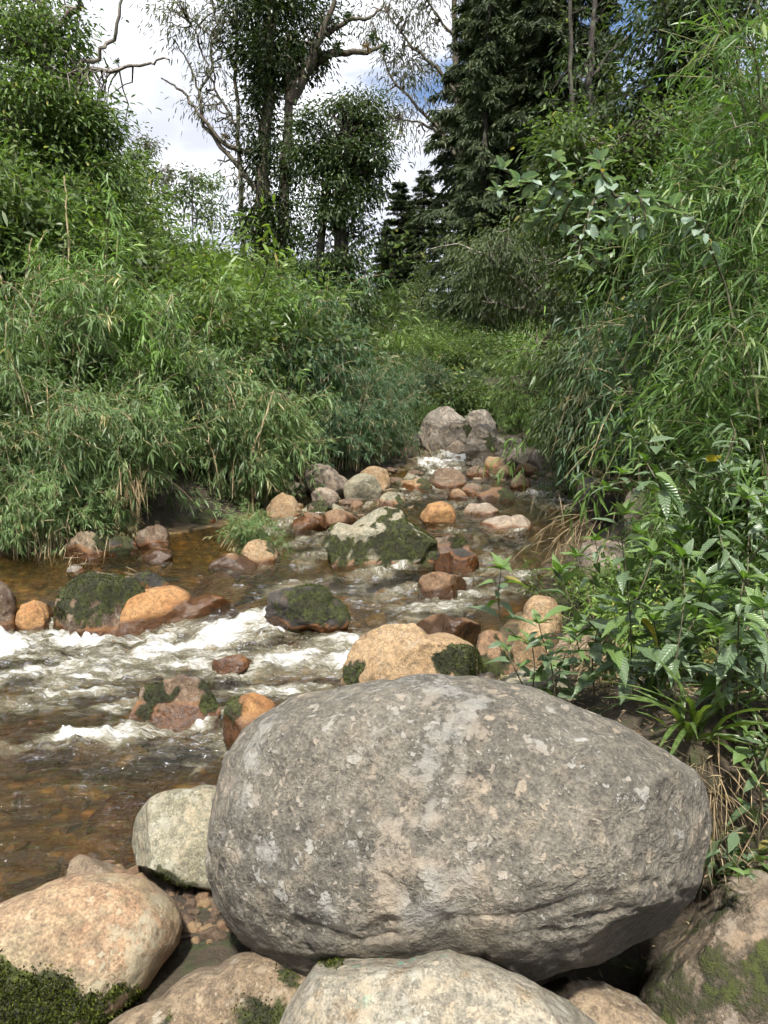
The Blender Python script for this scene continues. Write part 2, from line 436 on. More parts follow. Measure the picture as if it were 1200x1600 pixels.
RM = {
    'hero': rock_material('lichened_grey_rock', (.090, .082, .066), (.140, .127, .102), (.170, .146, .110), 1.0, (.27, .265, .24), bstr=1.0),
    'front': rock_material('pale_grey_rock', (.163, .150, .116), (.224, .204, .160), (.177, .136, .088), .5, (.313, .306, .258), paint=True, tx=1.5),
    'left': rock_material('orange_cream_rock', (.205, .165, .105), (.235, .145, .085), (.225, .178, .105), .25, (.29, .27, .19), tx=1.2, bstr=.45),
    'grey': rock_material('grey_green_rock', (.136, .126, .085), (.204, .190, .136), (.224, .204, .150), .5, (.286, .279, .224), tx=1.4),
    'tan': rock_material('tan_rock', (.215, .140, .072), (.275, .192, .108), (.170, .108, .058), .1, (.31, .25, .17), tx=1.3),
    'slab': rock_material('brown_slab_rock', (.136, .099, .061), (.190, .143, .095), (.095, .068, .044), .2, (.272, .245, .190), tx=1.5),
    'orange': rock_material('rusty_rock', (.150, .085, .045), (.205, .135, .080), (.105, .065, .040), 0, tx=1.5, stain=(.17, .078, .026)),
    'ledge': rock_material('golden_wet_rock', (.225, .105, .036), (.29, .165, .068), (.12, .062, .028), 0, tx=1.2, stain=(.25, .105, .028)),
    'pink': rock_material('pale_brown_rock', (.190, .148, .110), (.240, .195, .150), (.155, .122, .088), .3, (.28, .26, .22)),
    'brown': rock_material('dark_brown_rock', (.082, .051, .031), (.129, .085, .054), (.061, .041, .027), .1, (.204, .184, .150), tx=1.4),
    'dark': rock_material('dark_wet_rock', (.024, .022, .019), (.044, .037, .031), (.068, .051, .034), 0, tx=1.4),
    'far': rock_material('grey_weathered_rock', (.129, .112, .092), (.184, .163, .136), (.102, .082, .058), .6, (.286, .272, .245), tx=.5),
    'shade': rock_material('mossy_brown_rock', (.095, .075, .051), (.150, .119, .085), (.068, .058, .031), .2, (.245, .211, .170)),
}
_ico = {}
def ico(level):
    if level not in _ico:
        bm = bmesh.new(); bmesh.ops.create_icosphere(bm, subdivisions=level, radius=1)
        V = np.array([v.co[:] for v in bm.verts]); F = np.array([[v.index for v in f.verts] for f in bm.faces]); bm.free()
        _ico[level] = (V, F)
    return _ico[level]
MOSS_MAT = None
def moss_tufts(V, F, mask, count, seed, size=.014):
    r = np.random.default_rng(seed)
    fm = mask[F].mean(1)
    tri = V[F]
    cr = np.cross(tri[:, 1] - tri[:, 0], tri[:, 2] - tri[:, 0])
    ar = np.linalg.norm(cr, axis=1) * np.where(fm > .2, fm ** 2, 0)
    if ar.sum() < 1e-7: return None
    idx = r.choice(len(F), count, p=ar / ar.sum())
    u, v = r.random((2, count)); s = u + v > 1
    u[s], v[s] = 1 - u[s], 1 - v[s]
    pos = tri[idx, 0] + (tri[idx, 1] - tri[idx, 0]) * u[:, None] + (tri[idx, 2] - tri[idx, 0]) * v[:, None]
    nn = norm(cr[idx])
    d = norm(nn + r.normal(size=(count, 3)) * .55)
    side = norm(np.cross(d, r.normal(size=(count, 3))))
    L = size * r.uniform(.6, 1.7, count)[:, None]
    pos = pos - nn * .003
    L = L * .75
    VV = np.stack([pos - side * L * .28, pos + side * L * .28, pos + d * L], 1).reshape(-1, 3)
    TT = np.arange(count * 3).reshape(-1, 3)
    return VV, TT, np.repeat(r.random(count), 3)
def rock(name, label, mat, outline, y=None, thick=.9, level=5, seed=0, amp=.05, chips=5, moss=(), wetband=.16, group=None, k=.75, base=None, lichen=None, dirt=None,
         paint=None, tufts=0, tsize=.014, back=0.0, freq=1.6, crag=0.0, boxy=.5, grooves=(), chip=(.76, .93)):
    """outline: star-shaped silhouette in photo pixels; y: distance of its middle from the camera along +Y (default: where its foot meets the water)"""
    r = np.random.default_rng(seed + 100)
    O = np.array(outline, float)
    cx, cyy = (O[:, 0].min() + O[:, 0].max()) / 2, (O[:, 1].min() + O[:, 1].max()) / 2
    if y is None:
        y = Wp(cx, base if base is not None else O[:, 1].max())[1]
    C = P(cx, cyy, y)
    fwd = norm(C - np.array((0, 0, CAM_H)))
    right = norm(np.cross(fwd, (0, 0, 1.))); upv = np.cross(right, fwd)
    depth = (C - np.array((0, 0, CAM_H))) @ np.array((0, CP, -SP))
    sc = depth / FPX
    th = np.arctan2(-(O[:, 1] - cyy), O[:, 0] - cx); rad = np.hypot(O[:, 0] - cx, O[:, 1] - cyy) * sc
    o = np.argsort(th); th, rad = th[o], rad[o]
    tt = np.linspace(-np.pi, np.pi, 361)
    R = np.interp(tt, np.concatenate([th - 2 * np.pi, th, th + 2 * np.pi]), np.tile(rad, 3))
    ker = np.exp(-np.linspace(-2, 2, 9) ** 2); ker /= ker.sum()
    R = np.convolve(np.concatenate([R[-5:-1], R, R[1:5]]), ker, 'valid')
    W_ = (O[:, 0].max() - O[:, 0].min()) * sc; H_ = (O[:, 1].max() - O[:, 1].min()) * sc
    D = thick * .5 * min(W_, H_ * 1.6)
    U, F = ico(level)
    s = np.sqrt(U[:, 0] ** 2 + U[:, 1] ** 2)
    ang = np.arctan2(U[:, 1], U[:, 0])
    Rv = np.interp(ang, tt, R) * s ** boxy
    dz = np.sign(U[:, 2]) * np.abs(U[:, 2]) ** k * D
    cdir, sdir = np.cos(ang), np.sin(ang)
    V = right * (Rv * cdir)[:, None] + upv * (Rv * sdir)[:, None] - fwd * dz[:, None]
    size = (W_ * H_ * D) ** (1 / 3)
    n = norm(V)
    q = V / size * freq + seed * 3.7
    for _ in range(chips):
        pn = norm(r.normal(size=3))
        ext = (V @ pn).max()
        V = V - np.maximum(V @ pn - ext * r.uniform(chip[0], chip[1]), 0)[:, None] * pn * .92
    V = V + n * (amp * size * fbm(q, 4))[:, None] + n * (amp * .22 * size * fbm(q * 5, 3))[:, None]
    if crag:
        cr = np.minimum(fbm(q * 2.3 + 4, 4, .55, True), .35)
        V = V + n * (crag * size * cr)[:, None] * smooth(-upv @ V.T / H_ + .08 + .15 * pnoise(q), -.05, .25)[:, None]
    nb = {4: 14, 5: 20, 6: 28}.get(level, 40)     # keep the silhouette at its traced size and shape
    tc = (np.arange(nb) + .5) / nb * 2 * np.pi - np.pi
    Rt = np.zeros(nb); np.maximum.at(Rt, ((tt[:-1] + np.pi) / (2 * np.pi) * nb).astype(int) % nb, R[:-1] / sc)
    Rt = (np.roll(Rt, 1) + 2 * Rt + np.roll(Rt, -1)) / 4
    for _ in range(4):
        px, py = project(V + C)
        pa = np.arctan2(-(py - cyy), px - cx)
        act = np.zeros(nb); np.maximum.at(act, ((pa + np.pi) / (2 * np.pi) * nb).astype(int) % nb, np.hypot(px - cx, py - cyy))
        act[act < 1e-3] = Rt[act < 1e-3]
        act = (np.roll(act, 1) + 2 * act + np.roll(act, -1)) / 4
        q3 = np.clip(Rt / act, .6, 1.6)
        q3 = (np.roll(q3, 1) + 2 * q3 + np.roll(q3, -1)) / 4
        f = np.interp(np.arctan2(V @ upv, V @ right), np.concatenate([tc - 2 * np.pi, tc, tc + 2 * np.pi]), np.tile(q3, 3)) - 1
        V = V + right * ((V @ right) * f)[:, None] + upv * ((V @ upv) * f)[:, None]
    if grooves:
        px, py = project(V + C)
        for pts, dep, wid in grooves:
            d = np.full(len(V), 1e9)
            for (x0, y0), (x1, y1) in zip(pts[:-1], pts[1:]):
                t_ = np.clip(((px - x0) * (x1 - x0) + (py - y0) * (y1 - y0)) / ((x1 - x0) ** 2 + (y1 - y0) ** 2), 0, 1)
                d = np.minimum(d, np.hypot(px - x0 - t_ * (x1 - x0), py - y0 - t_ * (y1 - y0)))
            d = d + 9 * pnoise(V * 14 / size + 3)
            V = V - n * (dep * np.exp(-(np.maximum(d, 0) / wid) ** 2) * smooth(-(V @ fwd), -.1, .15))[:, None]
    Vw = V + C + fwd * back
    px, py = project(Vw)
    wz = water_z(Vw[:, 0], Vw[:, 1])
    nz = pnoise(Vw * 5)
    wet = smooth(Vw[:, 2] - wz + nz * wetband * .5, wetband, wetband * .2) if wetband > 0 else np.zeros(len(V))
    ms = np.zeros(len(V))
    n2 = fbm(Vw * 9 + seed, 3)
    for mx, my, mr, mv in moss:
        ms = np.maximum(ms, mv * smooth(np.hypot(px - mx, (py - my)) / mr + n2 * .95, 1.35, .5))
    li = np.full(len(V), .45)
    if lichen is not None: li = lichen(px, py, Vw)
    di = np.zeros(len(V))
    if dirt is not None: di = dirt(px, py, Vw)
    at = {'wet': wet, 'moss': ms, 'lichen': li, 'dirt': di}
    if paint is not None: at['paint'] = paint(px, py)
    base_pt = C.copy(); base_pt[2] = Vw[:, 2].min()
    loc = C + fwd * back
    if wetband > 0: RIVER_ROCKS.append((C[0], C[1], .5 * W_, C[2]))
    me = mesh(name, V, tris=F, attrs=at, mats=[RM[mat]])
    ob = obj(name, me, loc=loc)
    tag(ob, label, 'boulder' if name == 'boulder' else 'rock', group)
    if tufts:
        tf = moss_tufts(V, F, ms * smooth(-(Vw - np.array((0, 0, CAM_H))) @ fwd + C @ fwd, -9, -8), tufts, seed, tsize)
        if tf is not None:
            mo = obj('moss', mesh('moss', tf[0], tris=tf[1], attrs={'rnd': tf[2]}, mats=[MOSS_MAT], smooth_=False), parent=ob)
            tag(mo, kind='stuff')
    return ob
RIVER_ROCKS = []
def blob(x0, y0, x1, y1, seed, below=.35, flat=.0, jag=.10):
    """a rounded uneven outline filling a pixel box, carried on below the water line"""
    r = np.random.default_rng(seed + 500)
    h = y1 - y0; yb = y1 + below * h
    cx, cy_ = (x0 + x1) / 2, (y0 + yb) / 2
    pts = []
    nv = int(r.integers(8, 12))
    for a in (np.arange(nv) + r.uniform(-.32, .32, nv)) * 2 * np.pi / nv:
        e = .74
        c, s = np.cos(a), np.sin(a)
        f = r.uniform(.82, 1.04)
        pts.append((cx + np.sign(c) * abs(c) ** e * (x1 - x0) / 2 * f, cy_ - np.sign(s) * abs(s) ** (e + flat) * (yb - y0) / 2 * f))
    P_ = np.array(pts)
    P_[:, 0] = x0 + (P_[:, 0] - P_[:, 0].min()) / np.ptp(P_[:, 0]) * (x1 - x0)
    P_[:, 1] = y0 + (P_[:, 1] - P_[:, 1].min()) / np.ptp(P_[:, 1]) * (yb - y0)
    return P_

# ---- leaf materials (needed by moss and plants)
def leaf_material(name, ramp, rough=.45, trans=.38, spec=.32, var=.7):
    m, t = new_mat(name)
    r = t.attr('rnd')
    orr = t.n('ShaderNodeObjectInfo').outputs['Random']
    cr = t.t.nodes.new('ShaderNodeValToRGB')
    cr.color_ramp.interpolation = 'LINEAR'
    el = cr.color_ramp.elements
    while len(el) < len(ramp): el.new(.5)
    for e, (p_, c) in zip(el, ramp):
        e.position = p_; e.color = (*c, 1)
    t.set(cr.inputs[0], r)
    k = t.m('ADD', 1 - var * .5, t.m('MULTIPLY', orr, var))
    kk = t.n('ShaderNodeCombineColor', Red=k, Green=k, Blue=k).outputs[0]
    col = t.mix(1., cr.outputs[0], kk, 'MULTIPLY')
    bs = t.n('ShaderNodeBsdfPrincipled', Base_Color=col, Roughness=rough, Specular_IOR_Level=spec)
    tc = t.mix(1., col, (1.15, 1.25, .55), 'MULTIPLY')
    tr = t.n('ShaderNodeBsdfTranslucent', Color=tc)
    mx = t.n('ShaderNodeMixShader', Fac=trans)
    t.t.links.new(bs.outputs[0], mx.inputs[1]); t.t.links.new(tr.outputs[0], mx.inputs[2])
    t.out(mx.outputs[0])
    return m
MOSS_MAT = leaf_material('moss_tufts', [(0, (.012, .016, .004)), (.55, (.030, .038, .008)), (1, (.085, .10, .016))], .8, .2, .1)

# ------------------------------------------------------------------ foreground rocks
HERO = [(321, 1335), (328, 1270), (345, 1200), (380, 1140), (430, 1100), (500, 1076), (600, 1061), (700, 1056), (790, 1065), (860, 1086), (940, 1122), (1020, 1164),
        (1080, 1196), (1108, 1244), (1110, 1305), (1102, 1372), (1066, 1428), (988, 1484), (900, 1518), (800, 1535), (700, 1540), (600, 1535), (500, 1528), (440, 1522), (388, 1488), (347, 1432), (325, 1385)]
def hero_lichen(px, py, v):
    n = fbm(v * 2.2, 3)
    band = np.exp(-((px - 640 + (py - 1300) * .25) / 80) ** 2) * smooth(py, 1520, 1430) * (.75 + .6 * fbm(v * 5 + 3, 3))
    left = .75 * smooth(px, 520, 380) * smooth(py, 1480, 1380)
    top = .55 * smooth(py, 1180, 1100)
    low = .5 * np.exp(-((px - 660) / 150) ** 2 - ((py - 1400) / 70) ** 2)
    return np.clip(.22 + .55 * band + .35 * left + .3 * top + low + .35 * n, 0, 1.1)
def hero_dirt(px, py, v):  # shade under the boulder's overhang, put into its colour below the ledge
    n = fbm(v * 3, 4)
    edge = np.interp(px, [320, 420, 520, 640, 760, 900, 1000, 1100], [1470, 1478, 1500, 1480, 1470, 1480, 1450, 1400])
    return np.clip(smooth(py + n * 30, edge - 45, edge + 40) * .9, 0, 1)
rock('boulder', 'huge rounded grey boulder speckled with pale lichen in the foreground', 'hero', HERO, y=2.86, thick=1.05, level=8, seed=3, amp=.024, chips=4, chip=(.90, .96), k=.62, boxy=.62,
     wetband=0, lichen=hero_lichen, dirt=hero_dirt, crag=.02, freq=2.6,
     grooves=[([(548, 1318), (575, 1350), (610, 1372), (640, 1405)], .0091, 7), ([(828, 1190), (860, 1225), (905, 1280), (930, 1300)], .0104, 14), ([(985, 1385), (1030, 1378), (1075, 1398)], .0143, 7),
              ([(430, 1440), (500, 1458), (560, 1470), (620, 1462)], .0130, 8), ([(690, 1440), (760, 1432), (820, 1438), (900, 1405), (960, 1400)], .0104, 7), ([(760, 1160), (790, 1230), (800, 1300)], .0065, 10),
              ([(640, 1300), (700, 1330), (740, 1330), (800, 1352)], .0052, 6), ([(930, 1430), (1000, 1420)], .0116, 6), ([(400, 1180), (440, 1230), (450, 1290)], .0045, 8), ([(350, 1480), (420, 1500), (520, 1505)], .0130, 8)])
FRONT = [(430, 1640), (447, 1575), (480, 1520), (515, 1483), (570, 1467), (640, 1470), (720, 1489), (800, 1520), (870, 1558), (940, 1608), (985, 1680), (960, 1780), (700, 1830), (480, 1780)]
rock('boulder', 'pale grey boulder with teal paint flecks at the bottom edge', 'front', FRONT, y=1.92, thick=.75, level=7, seed=8, amp=.03, chips=4, k=.7, wetband=0,
     paint=lambda px, py: np.maximum(np.exp(-((px - 585) / 60) ** 2 - ((py - 1500) / 30) ** 2), .75 * np.exp(-((px - 540) / 40) ** 2 - ((py - 1530) / 40) ** 2)) + .6 * np.exp(-((px - 620) / 80) ** 2 - ((py - 1480) / 20) ** 2),
     moss=[(515, 1500, 22, .7)], tufts=1500, tsize=.012)
LEFT = [(-90, 1470), (-60, 1440), (0, 1414), (60, 1388), (120, 1370), (180, 1361), (230, 1369), (264, 1392), (281, 1430), (281, 1465), (262, 1505), (225, 1545), (180, 1590), (120, 1640), (40, 1660), (-50, 1630), (-95, 1550)]
rock('boulder', 'smooth orange and cream boulder with shaggy moss at its foot, lower left', 'left', LEFT, y=2.3, thick=.95, level=7, seed=12, amp=.02, chips=2, k=.7, wetband=0,
     moss=[(20, 1566, 54, 1), (90, 1576, 48, 1), (150, 1588, 42, 1), (-40, 1566, 52, 1), (215, 1565, 22, .7), (60, 1618, 76, 1)], tufts=42000, tsize=.015,
     lichen=lambda px, py, v: np.clip(.25 + .5 * smooth(px, 100, 230) + .4 * fbm(v * 4, 2), 0, 1))
rock('boulder', 'angular grey green boulder wedged behind the huge boulder by the water', 'grey', [(207, 1300), (216, 1268), (245, 1241), (300, 1233), (350, 1228), (400, 1236), (440, 1270), (440, 1350), (400, 1395), (335, 1392),
     (285, 1386), (238, 1366), (209, 1338)], y=3.0, thick=.9, level=6, seed=17, amp=.025, chips=10, chip=(.66, .9), wetband=.05, moss=[(255, 1375, 26, .8), (290, 1395, 22, .7)], tufts=1500, tsize=.012)
rock('boulder', 'flat brown slab lying between the foreground boulders', 'slab', [(120, 1640), (190, 1592), (260, 1555), (345, 1508), (410, 1476), (470, 1485), (560, 1540), (560, 1640), (450, 1720), (250, 1720)],
     y=2.22, thick=.9, level=6, seed=21, amp=.03, chips=6, wetband=0, moss=[(400, 1590, 42, .9), (260, 1598, 22, .8), (450, 1525, 16, .7)], tufts=2500, tsize=.012)
rock('boulder', 'large mossy brown boulder in the shade at the lower right corner', 'shade', [(985, 1560), (1020, 1480), (1085, 1420), (1135, 1370), (1175, 1330), (1240, 1305), (1340, 1320), (1420, 1420), (1420, 1600), (1300, 1760), (1100, 1760), (1000, 1670)],
     y=2.75, thick=1.0, level=6, seed=26, amp=.05, chips=6, wetband=0, crag=.03, moss=[(1150, 1400, 30, .55), (1150, 1540, 110, .62), (1060, 1560, 90, .66)], tufts=2500, tsize=.010)
rock('boulder', 'small wrinkled brown rock below the huge boulder at the bottom edge', 'slab', [(830, 1560), (860, 1532), (910, 1528), (960, 1545), (1010, 1572), (1050, 1612), (1050, 1690), (900, 1720), (820, 1640)],
     y=2.2, thick=.8, level=6, seed=29, amp=.05, chips=6, wetband=0, crag=.05)

# ------------------------------------------------------------------ rocks in and along the river
ROCKS = [
 # name, label, material, box, options
 ('tan rounded boulder with a mossy right end just behind the huge boulder', 'tan', (533, 990, 756, 1062), dict(y=4.55, below=.5, level=6, seed=41, chips=6, amp=.04, wetband=.06, moss=[(725, 1042, 34, 1), (690, 1043, 24, 1), (752, 1020, 20, .9), (548, 1052, 20, .9), (630, 1037, 8, .8)], tufts=5000, tsize=.014)),
 ('orange capped dark rock between the tan boulder and the leafy plants', 'orange', (742, 980, 800, 1050), dict(y=4.75, below=.3, level=5, seed=42, chips=6, moss=[(770, 1040, 30, .9)], tufts=900)),
 ('blocky dark brown rock with black moss standing in the near rapids', 'brown', (200, 1062, 345, 1124), dict(below=.25, level=6, seed=43, chips=9, amp=.05, wetband=.2, moss=[(240, 1078, 26, 1), (326, 1085, 24, 1), (275, 1080, 14, .9), (225, 1110, 16, .8)], tufts=4500, tsize=.012)),
 ('wet orange rock awash beside the huge boulder', 'ledge', (350, 1083, 432, 1142), dict(y=4.1, below=.6, level=5, seed=44, wetband=.4, moss=[(362, 1110, 22, .7)], tufts=500)),
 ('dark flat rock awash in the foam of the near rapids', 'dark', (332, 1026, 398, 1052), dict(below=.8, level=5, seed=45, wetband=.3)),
 ('long rock with a mat of bright moss at the left ledge', 'brown', (84, 895, 236, 975), dict(base=968, below=.3, level=6, seed=46, chips=6, amp=.05, wetband=.14, moss=[(120, 925, 48, 1), (165, 918, 48, 1), (200, 925, 36, 1), (100, 945, 26, .9)], tufts=9000, tsize=.016)),
 ('grey brown rounded boulder cut off by the left edge', 'brown', (-70, 903, 28, 978), dict(base=970, below=.2, level=6, seed=47, wetband=.12, mat2=1)),
 ('small orange rock left of the bright mossy rock', 'ledge', (28, 938, 84, 978), dict(base=972, below=.3, level=5, seed=48, wetband=.12)),
 ('orange rock at the foot of the bright mossy rock', 'ledge', (80, 944, 188, 982), dict(y=6.78, below=.3, level=5, seed=49, chips=7, wetband=.1, moss=[(90, 950, 20, .8)], tufts=600)),
 ('dark rough rock behind the bright mossy rock', 'dark', (200, 894, 268, 930), dict(base=926, below=.4, level=5, seed=50, wetband=.2, moss=[(235, 900, 30, .55)], tufts=500)),
 ('broad wet orange ledge with water sliding over it', 'ledge', (186, 932, 385, 996), dict(y=6.9, below=.3, level=6, seed=51, chips=5, amp=.05, wetband=.25)),
 ('dark rock with a moss cap in the middle of the stream', 'dark', (414, 918, 549, 966), dict(base=966, below=.5, level=6, seed=52, amp=.05, wetband=.12, moss=[(500, 936, 42, 1), (465, 938, 30, .8), (535, 955, 20, .8)], tufts=5000, tsize=.015)),
 ('wet orange ledge below the moss capped rock', 'ledge', (422, 962, 524, 1006), dict(y=6.25, below=.5, level=5, seed=53, wetband=.5, moss=[(490, 985, 26, .75), (515, 975, 18, .7)], tufts=700)),
 ('wet rust brown rock breaking the surface right of midstream', 'orange', (653, 896, 730, 928), dict(base=927, below=.5, level=5, seed=54, wetband=.2)),
 ('brown wet shelf under thin water above the tan boulder', 'orange', (640, 962, 752, 996), dict(y=5.6, below=.6, level=5, seed=55, wetband=.6)),
 ('big pale boulder with green moss down its right side in midstream', 'grey', None, dict(outline=[(508, 850), (512, 825), (530, 815), (548, 822), (575, 806), (605, 791), (618, 793), (640, 815), (668, 838), (684, 852), (684, 895), (600, 910), (520, 900)], base=868, level=6, seed=56, chips=5, amp=.03, wetband=.10,
   moss=[(655, 845, 30, 1), (625, 835, 34, 1), (600, 856, 34, 1), (640, 862, 30, 1), (572, 862, 20, .9), (521, 848, 18, .9), (545, 840, 12, .7), (600, 812, 9, .7), (530, 865, 20, .8), (520, 828, 10, .7)], tufts=9000, tsize=.02, mat='grey')),
 ('round bright orange boulder right of the green mossy boulder', 'ledge', (658, 783, 711, 818), dict(base=817, below=.2, level=5, seed=57, chips=3, wetband=.06)),
 ('small orange rock at the foot of the green mossy boulder', 'orange', (636, 850, 668, 869), dict(base=868, level=4, seed=58)),
 ('black mossy lump below the small orange rock in midstream', 'dark', (638, 861, 692, 881), dict(base=880, level=4, seed=59, moss=[(665, 868, 25, .7)], tufts=400)),
 ('angular brown rock with a green moss knob', 'brown', (676, 838, 730, 869), dict(base=868, level=5, seed=60, chips=8, moss=[(714, 846, 14, 1)], tufts=1200, tsize=.02)),
 ('dark wet slab with dead straw right of midstream', 'dark', (680, 860, 747, 889), dict(base=887, level=5, seed=61, wetband=.25)),
 ('pale boulder lying like a log at the top of the gravel bar', 'pink', None, dict(outline=[(478, 735), (486, 725), (505, 727), (530, 742), (548, 760), (552, 775), (540, 786), (515, 782), (490, 772)], base=774, level=5, seed=62, chips=3, amp=.03, wetband=0)),
 ('tan angular boulder at the back of the gravel bar', 'tan', (558, 730, 609, 764), dict(base=762, below=.2, level=5, seed=63, chips=8, wetband=0)),
 ('pale slanted boulder in the middle of the gravel bar', 'grey', (538, 740, 596, 782), dict(base=778, below=.2, level=5, seed=64, chips=8, wetband=0)),
 ('cream rounded cobble on the left of the gravel bar', 'pink', (486, 762, 530, 790), dict(base=788, below=.2, level=5, seed=65, chips=5, wetband=0)),
 ('dark brown wet boulder at the lower edge of the gravel bar', 'brown', (454, 803, 514, 829), dict(base=827, below=.3, level=5, seed=66, wetband=.3)),
 ('tan wet rock beside the dark brown boulder', 'orange', (498, 798, 562, 828), dict(base=824, below=.3, level=5, seed=67, wetband=.2, chips=6)),
 ('tan boulder poking from under the bamboo at the gravel bar', 'tan', (418, 772, 470, 808), dict(base=806, below=.2, level=5, seed=68, wetband=.06)),
 ('mossy cobble near the bamboo on the gravel bar', 'brown', (476, 782, 520, 802), dict(base=800, below=.2, level=5, seed=69, wetband=.05, moss=[(497, 790, 22, .9)], tufts=1000)),
 ('greenish rock with a mossy side in front of the gravel bar', 'grey', (592, 770, 633, 792), dict(base=791, below=.2, level=5, seed=70, chips=8, moss=[(628, 785, 10, .9)], tufts=500)),
 ('brown dome shaped boulder in the upper channel', 'brown', (671, 731, 729, 760), dict(base=759, below=.3, level=5, seed=71, wetband=.12, amp=.03)),
 ('flat olive rock left of the brown dome boulder', 'tan', (627, 747, 682, 765), dict(base=764, below=.4, level=5, seed=72, moss=[(665, 752, 20, .7)], tufts=500)),
 ('small orange block in the upper channel', 'orange', (700, 765, 731, 783), dict(base=782, below=.3, level=4, seed=73, chips=8)),
 ('rust brown upright rock in the upper channel', 'brown', (726, 755, 752, 776), dict(base=776, below=.3, level=4, seed=74, chips=8)),
 ('long rust and moss rock across the upper channel', 'orange', (742, 765, 804, 784), dict(base=782, below=.4, level=5, seed=75, chips=5, moss=[(792, 772, 16, .9)], tufts=800)),
 ('big grey boulder with an orange foot at the head of the stream', 'far', None, dict(outline=[(655, 690), (658, 662), (672, 645), (692, 634), (705, 638), (722, 652), (737, 672), (742, 695), (720, 712), (680, 708)], base=703, level=6, seed=76, chips=7, amp=.03, wetband=0, moss=[(733, 668, 14, .7)], tufts=500)),
 ('grey boulder peeping over the right shoulder of the orange footed boulder', 'far', (724, 641, 772, 690), dict(y=19.6, below=.3, level=5, seed=77, chips=9, wetband=0)),
 ('dark angular boulder with an overhang beside the upper channel', 'far', None, dict(outline=[(726, 712), (730, 690), (742, 665), (760, 662), (778, 680), (796, 705), (800, 728), (770, 740), (735, 735)], base=727, level=6, seed=78, chips=9, amp=.04, wetband=0, moss=[(768, 690, 14, .7)], tufts=400)),
 ('slanting rock leaning on the dark angular boulder', 'far', (783, 698, 836, 730), dict(base=728, below=.3, level=5, seed=79, chips=9, wetband=0)),
 ('cream rounded rock left of the dark angular boulder', 'pink', (700, 690, 727, 712), dict(base=711, below=.3, level=4, seed=80, wetband=0)),
 ('brown rock below the dark angular boulder', 'brown', (728, 728, 764, 746), dict(base=745, below=.3, level=4, seed=81)),
 ('orange brown rock on the right side of the upper channel', 'orange', (768, 728, 806, 746), dict(base=745, below=.3, level=4, seed=82, chips=7)),
 ('dark pinkish rock at the right shore by the drooping grass', 'brown', (799, 742, 828, 764), dict(base=763, below=.2, level=4, seed=83)),
 ('pale rock at the right shore next to the angular boulder', 'tan', (757, 714, 785, 733), dict(base=732, below=.3, level=4, seed=84)),
 ('grey block right of the slanting rock in the far pile', 'far', (826, 702, 862, 734), dict(base=733, below=.2, level=5, seed=121, chips=9, wetband=0)),
 ('pale block on top of the far rock pile', 'far', (788, 682, 824, 708), dict(y=18.2, below=.3, level=5, seed=122, chips=9, wetband=0)),
 ('tan stone at the foot of the far rock pile', 'tan', (806, 724, 842, 742), dict(base=741, below=.3, level=4, seed=123, chips=7)),
 ('brown rock under the left bamboo at the water edge', 'brown', (212, 824, 264, 852), dict(base=851, below=.2, level=5, seed=85, wetband=.1)),
 ('upright brown rock under the left bamboo', 'brown', (231, 806, 262, 840), dict(y=9.9, below=.1, level=5, seed=86, wetband=.05)),
 ('flat tan rock with moss below the leftmost bamboo', 'slab', (104, 832, 170, 868), dict(base=868, below=.2, level=5, seed=87, moss=[(160, 850, 16, .9)], tufts=600)),
 ('dark mossy boulder in the hollow under the bamboo', 'dark', (283, 795, 336, 828), dict(y=10.2, below=.2, level=5, seed=88, moss=[(310, 805, 30, .8)], tufts=900)),
 ('black rock in the hollow left of the mossy boulder', 'dark', (248, 796, 296, 832), dict(y=10.4, below=.1, level=5, seed=89, wetband=.0)),
 ('mossy rock between the tan flat rock and the hollow', 'dark', (164, 838, 216, 864), dict(base=862, below=.2, level=5, seed=90, moss=[(190, 848, 30, .8)], tufts=900)),
 ('brown boulder in front of the trailing bamboo spray', 'tan', (378, 843, 437, 878), dict(base=876, below=.3, level=5, seed=91, moss=[(425, 850, 14, .7)], tufts=400, wetband=.1)),
 ('low orange stone under the trailing bamboo spray', 'orange', (326, 868, 402, 888), dict(base=885, below=.6, level=4, seed=92, wetband=.2)),
 ('small orange stone showing through shallow water at the left bank', 'orange', (224, 858, 272, 874), dict(base=872, below=.8, level=4, seed=93, wetband=.3)),
 ('small grey stone in the shallows at the left bank', 'far', (104, 884, 131, 896), dict(base=895, below=.6, level=4, seed=94, wetband=.05)),
 ('pinkish grey boulder on the right shore behind the plants', 'pink', (902, 843, 985, 905), dict(y=7.0, below=.2, level=6, seed=95, wetband=0, chips=5)),
 ('large pinkish boulder half hidden by leaves on the right bank', 'pink', (975, 760, 1085, 850), dict(y=7.6, below=.2, level=6, seed=96, wetband=0, chips=5)),
 ('tan boulder on the right shore behind the leftmost leafy plant', 'tan', (815, 930, 880, 992), dict(y=5.9, below=.2, level=5, seed=97, wetband=0, chips=5)),
 ('brown boulder with dry roots behind the plant stems', 'slab', (858, 985, 1000, 1105), dict(y=4.5, below=.2, level=6, seed=98, wetband=0, chips=5)),
 ('tan boulder above the rooted boulder among the plants', 'tan', (800, 968, 880, 1050), dict(y=5.2, below=.2, level=5, seed=99, wetband=0)),
 ('grey boulder in the shade of the right plants', 'shade', (1040, 960, 1130, 1060), dict(y=4.8, below=.2, level=5, seed=100, wetband=0)),
 ('tan rock behind the shoulder of the huge boulder', 'grey', (780, 1050, 905, 1120), dict(y=3.95, below=.2, level=5, seed=101, wetband=0)),
 ('low pinkish stone awash in the upper pool', 'pink', (722, 788, 778, 802), dict(base=800, below=1., level=4, seed=102, wetband=.05)),
 ('flat pink stone awash right of midstream', 'pink', (748, 809, 834, 827), dict(base=824, below=1., level=4, seed=103, wetband=.08)),
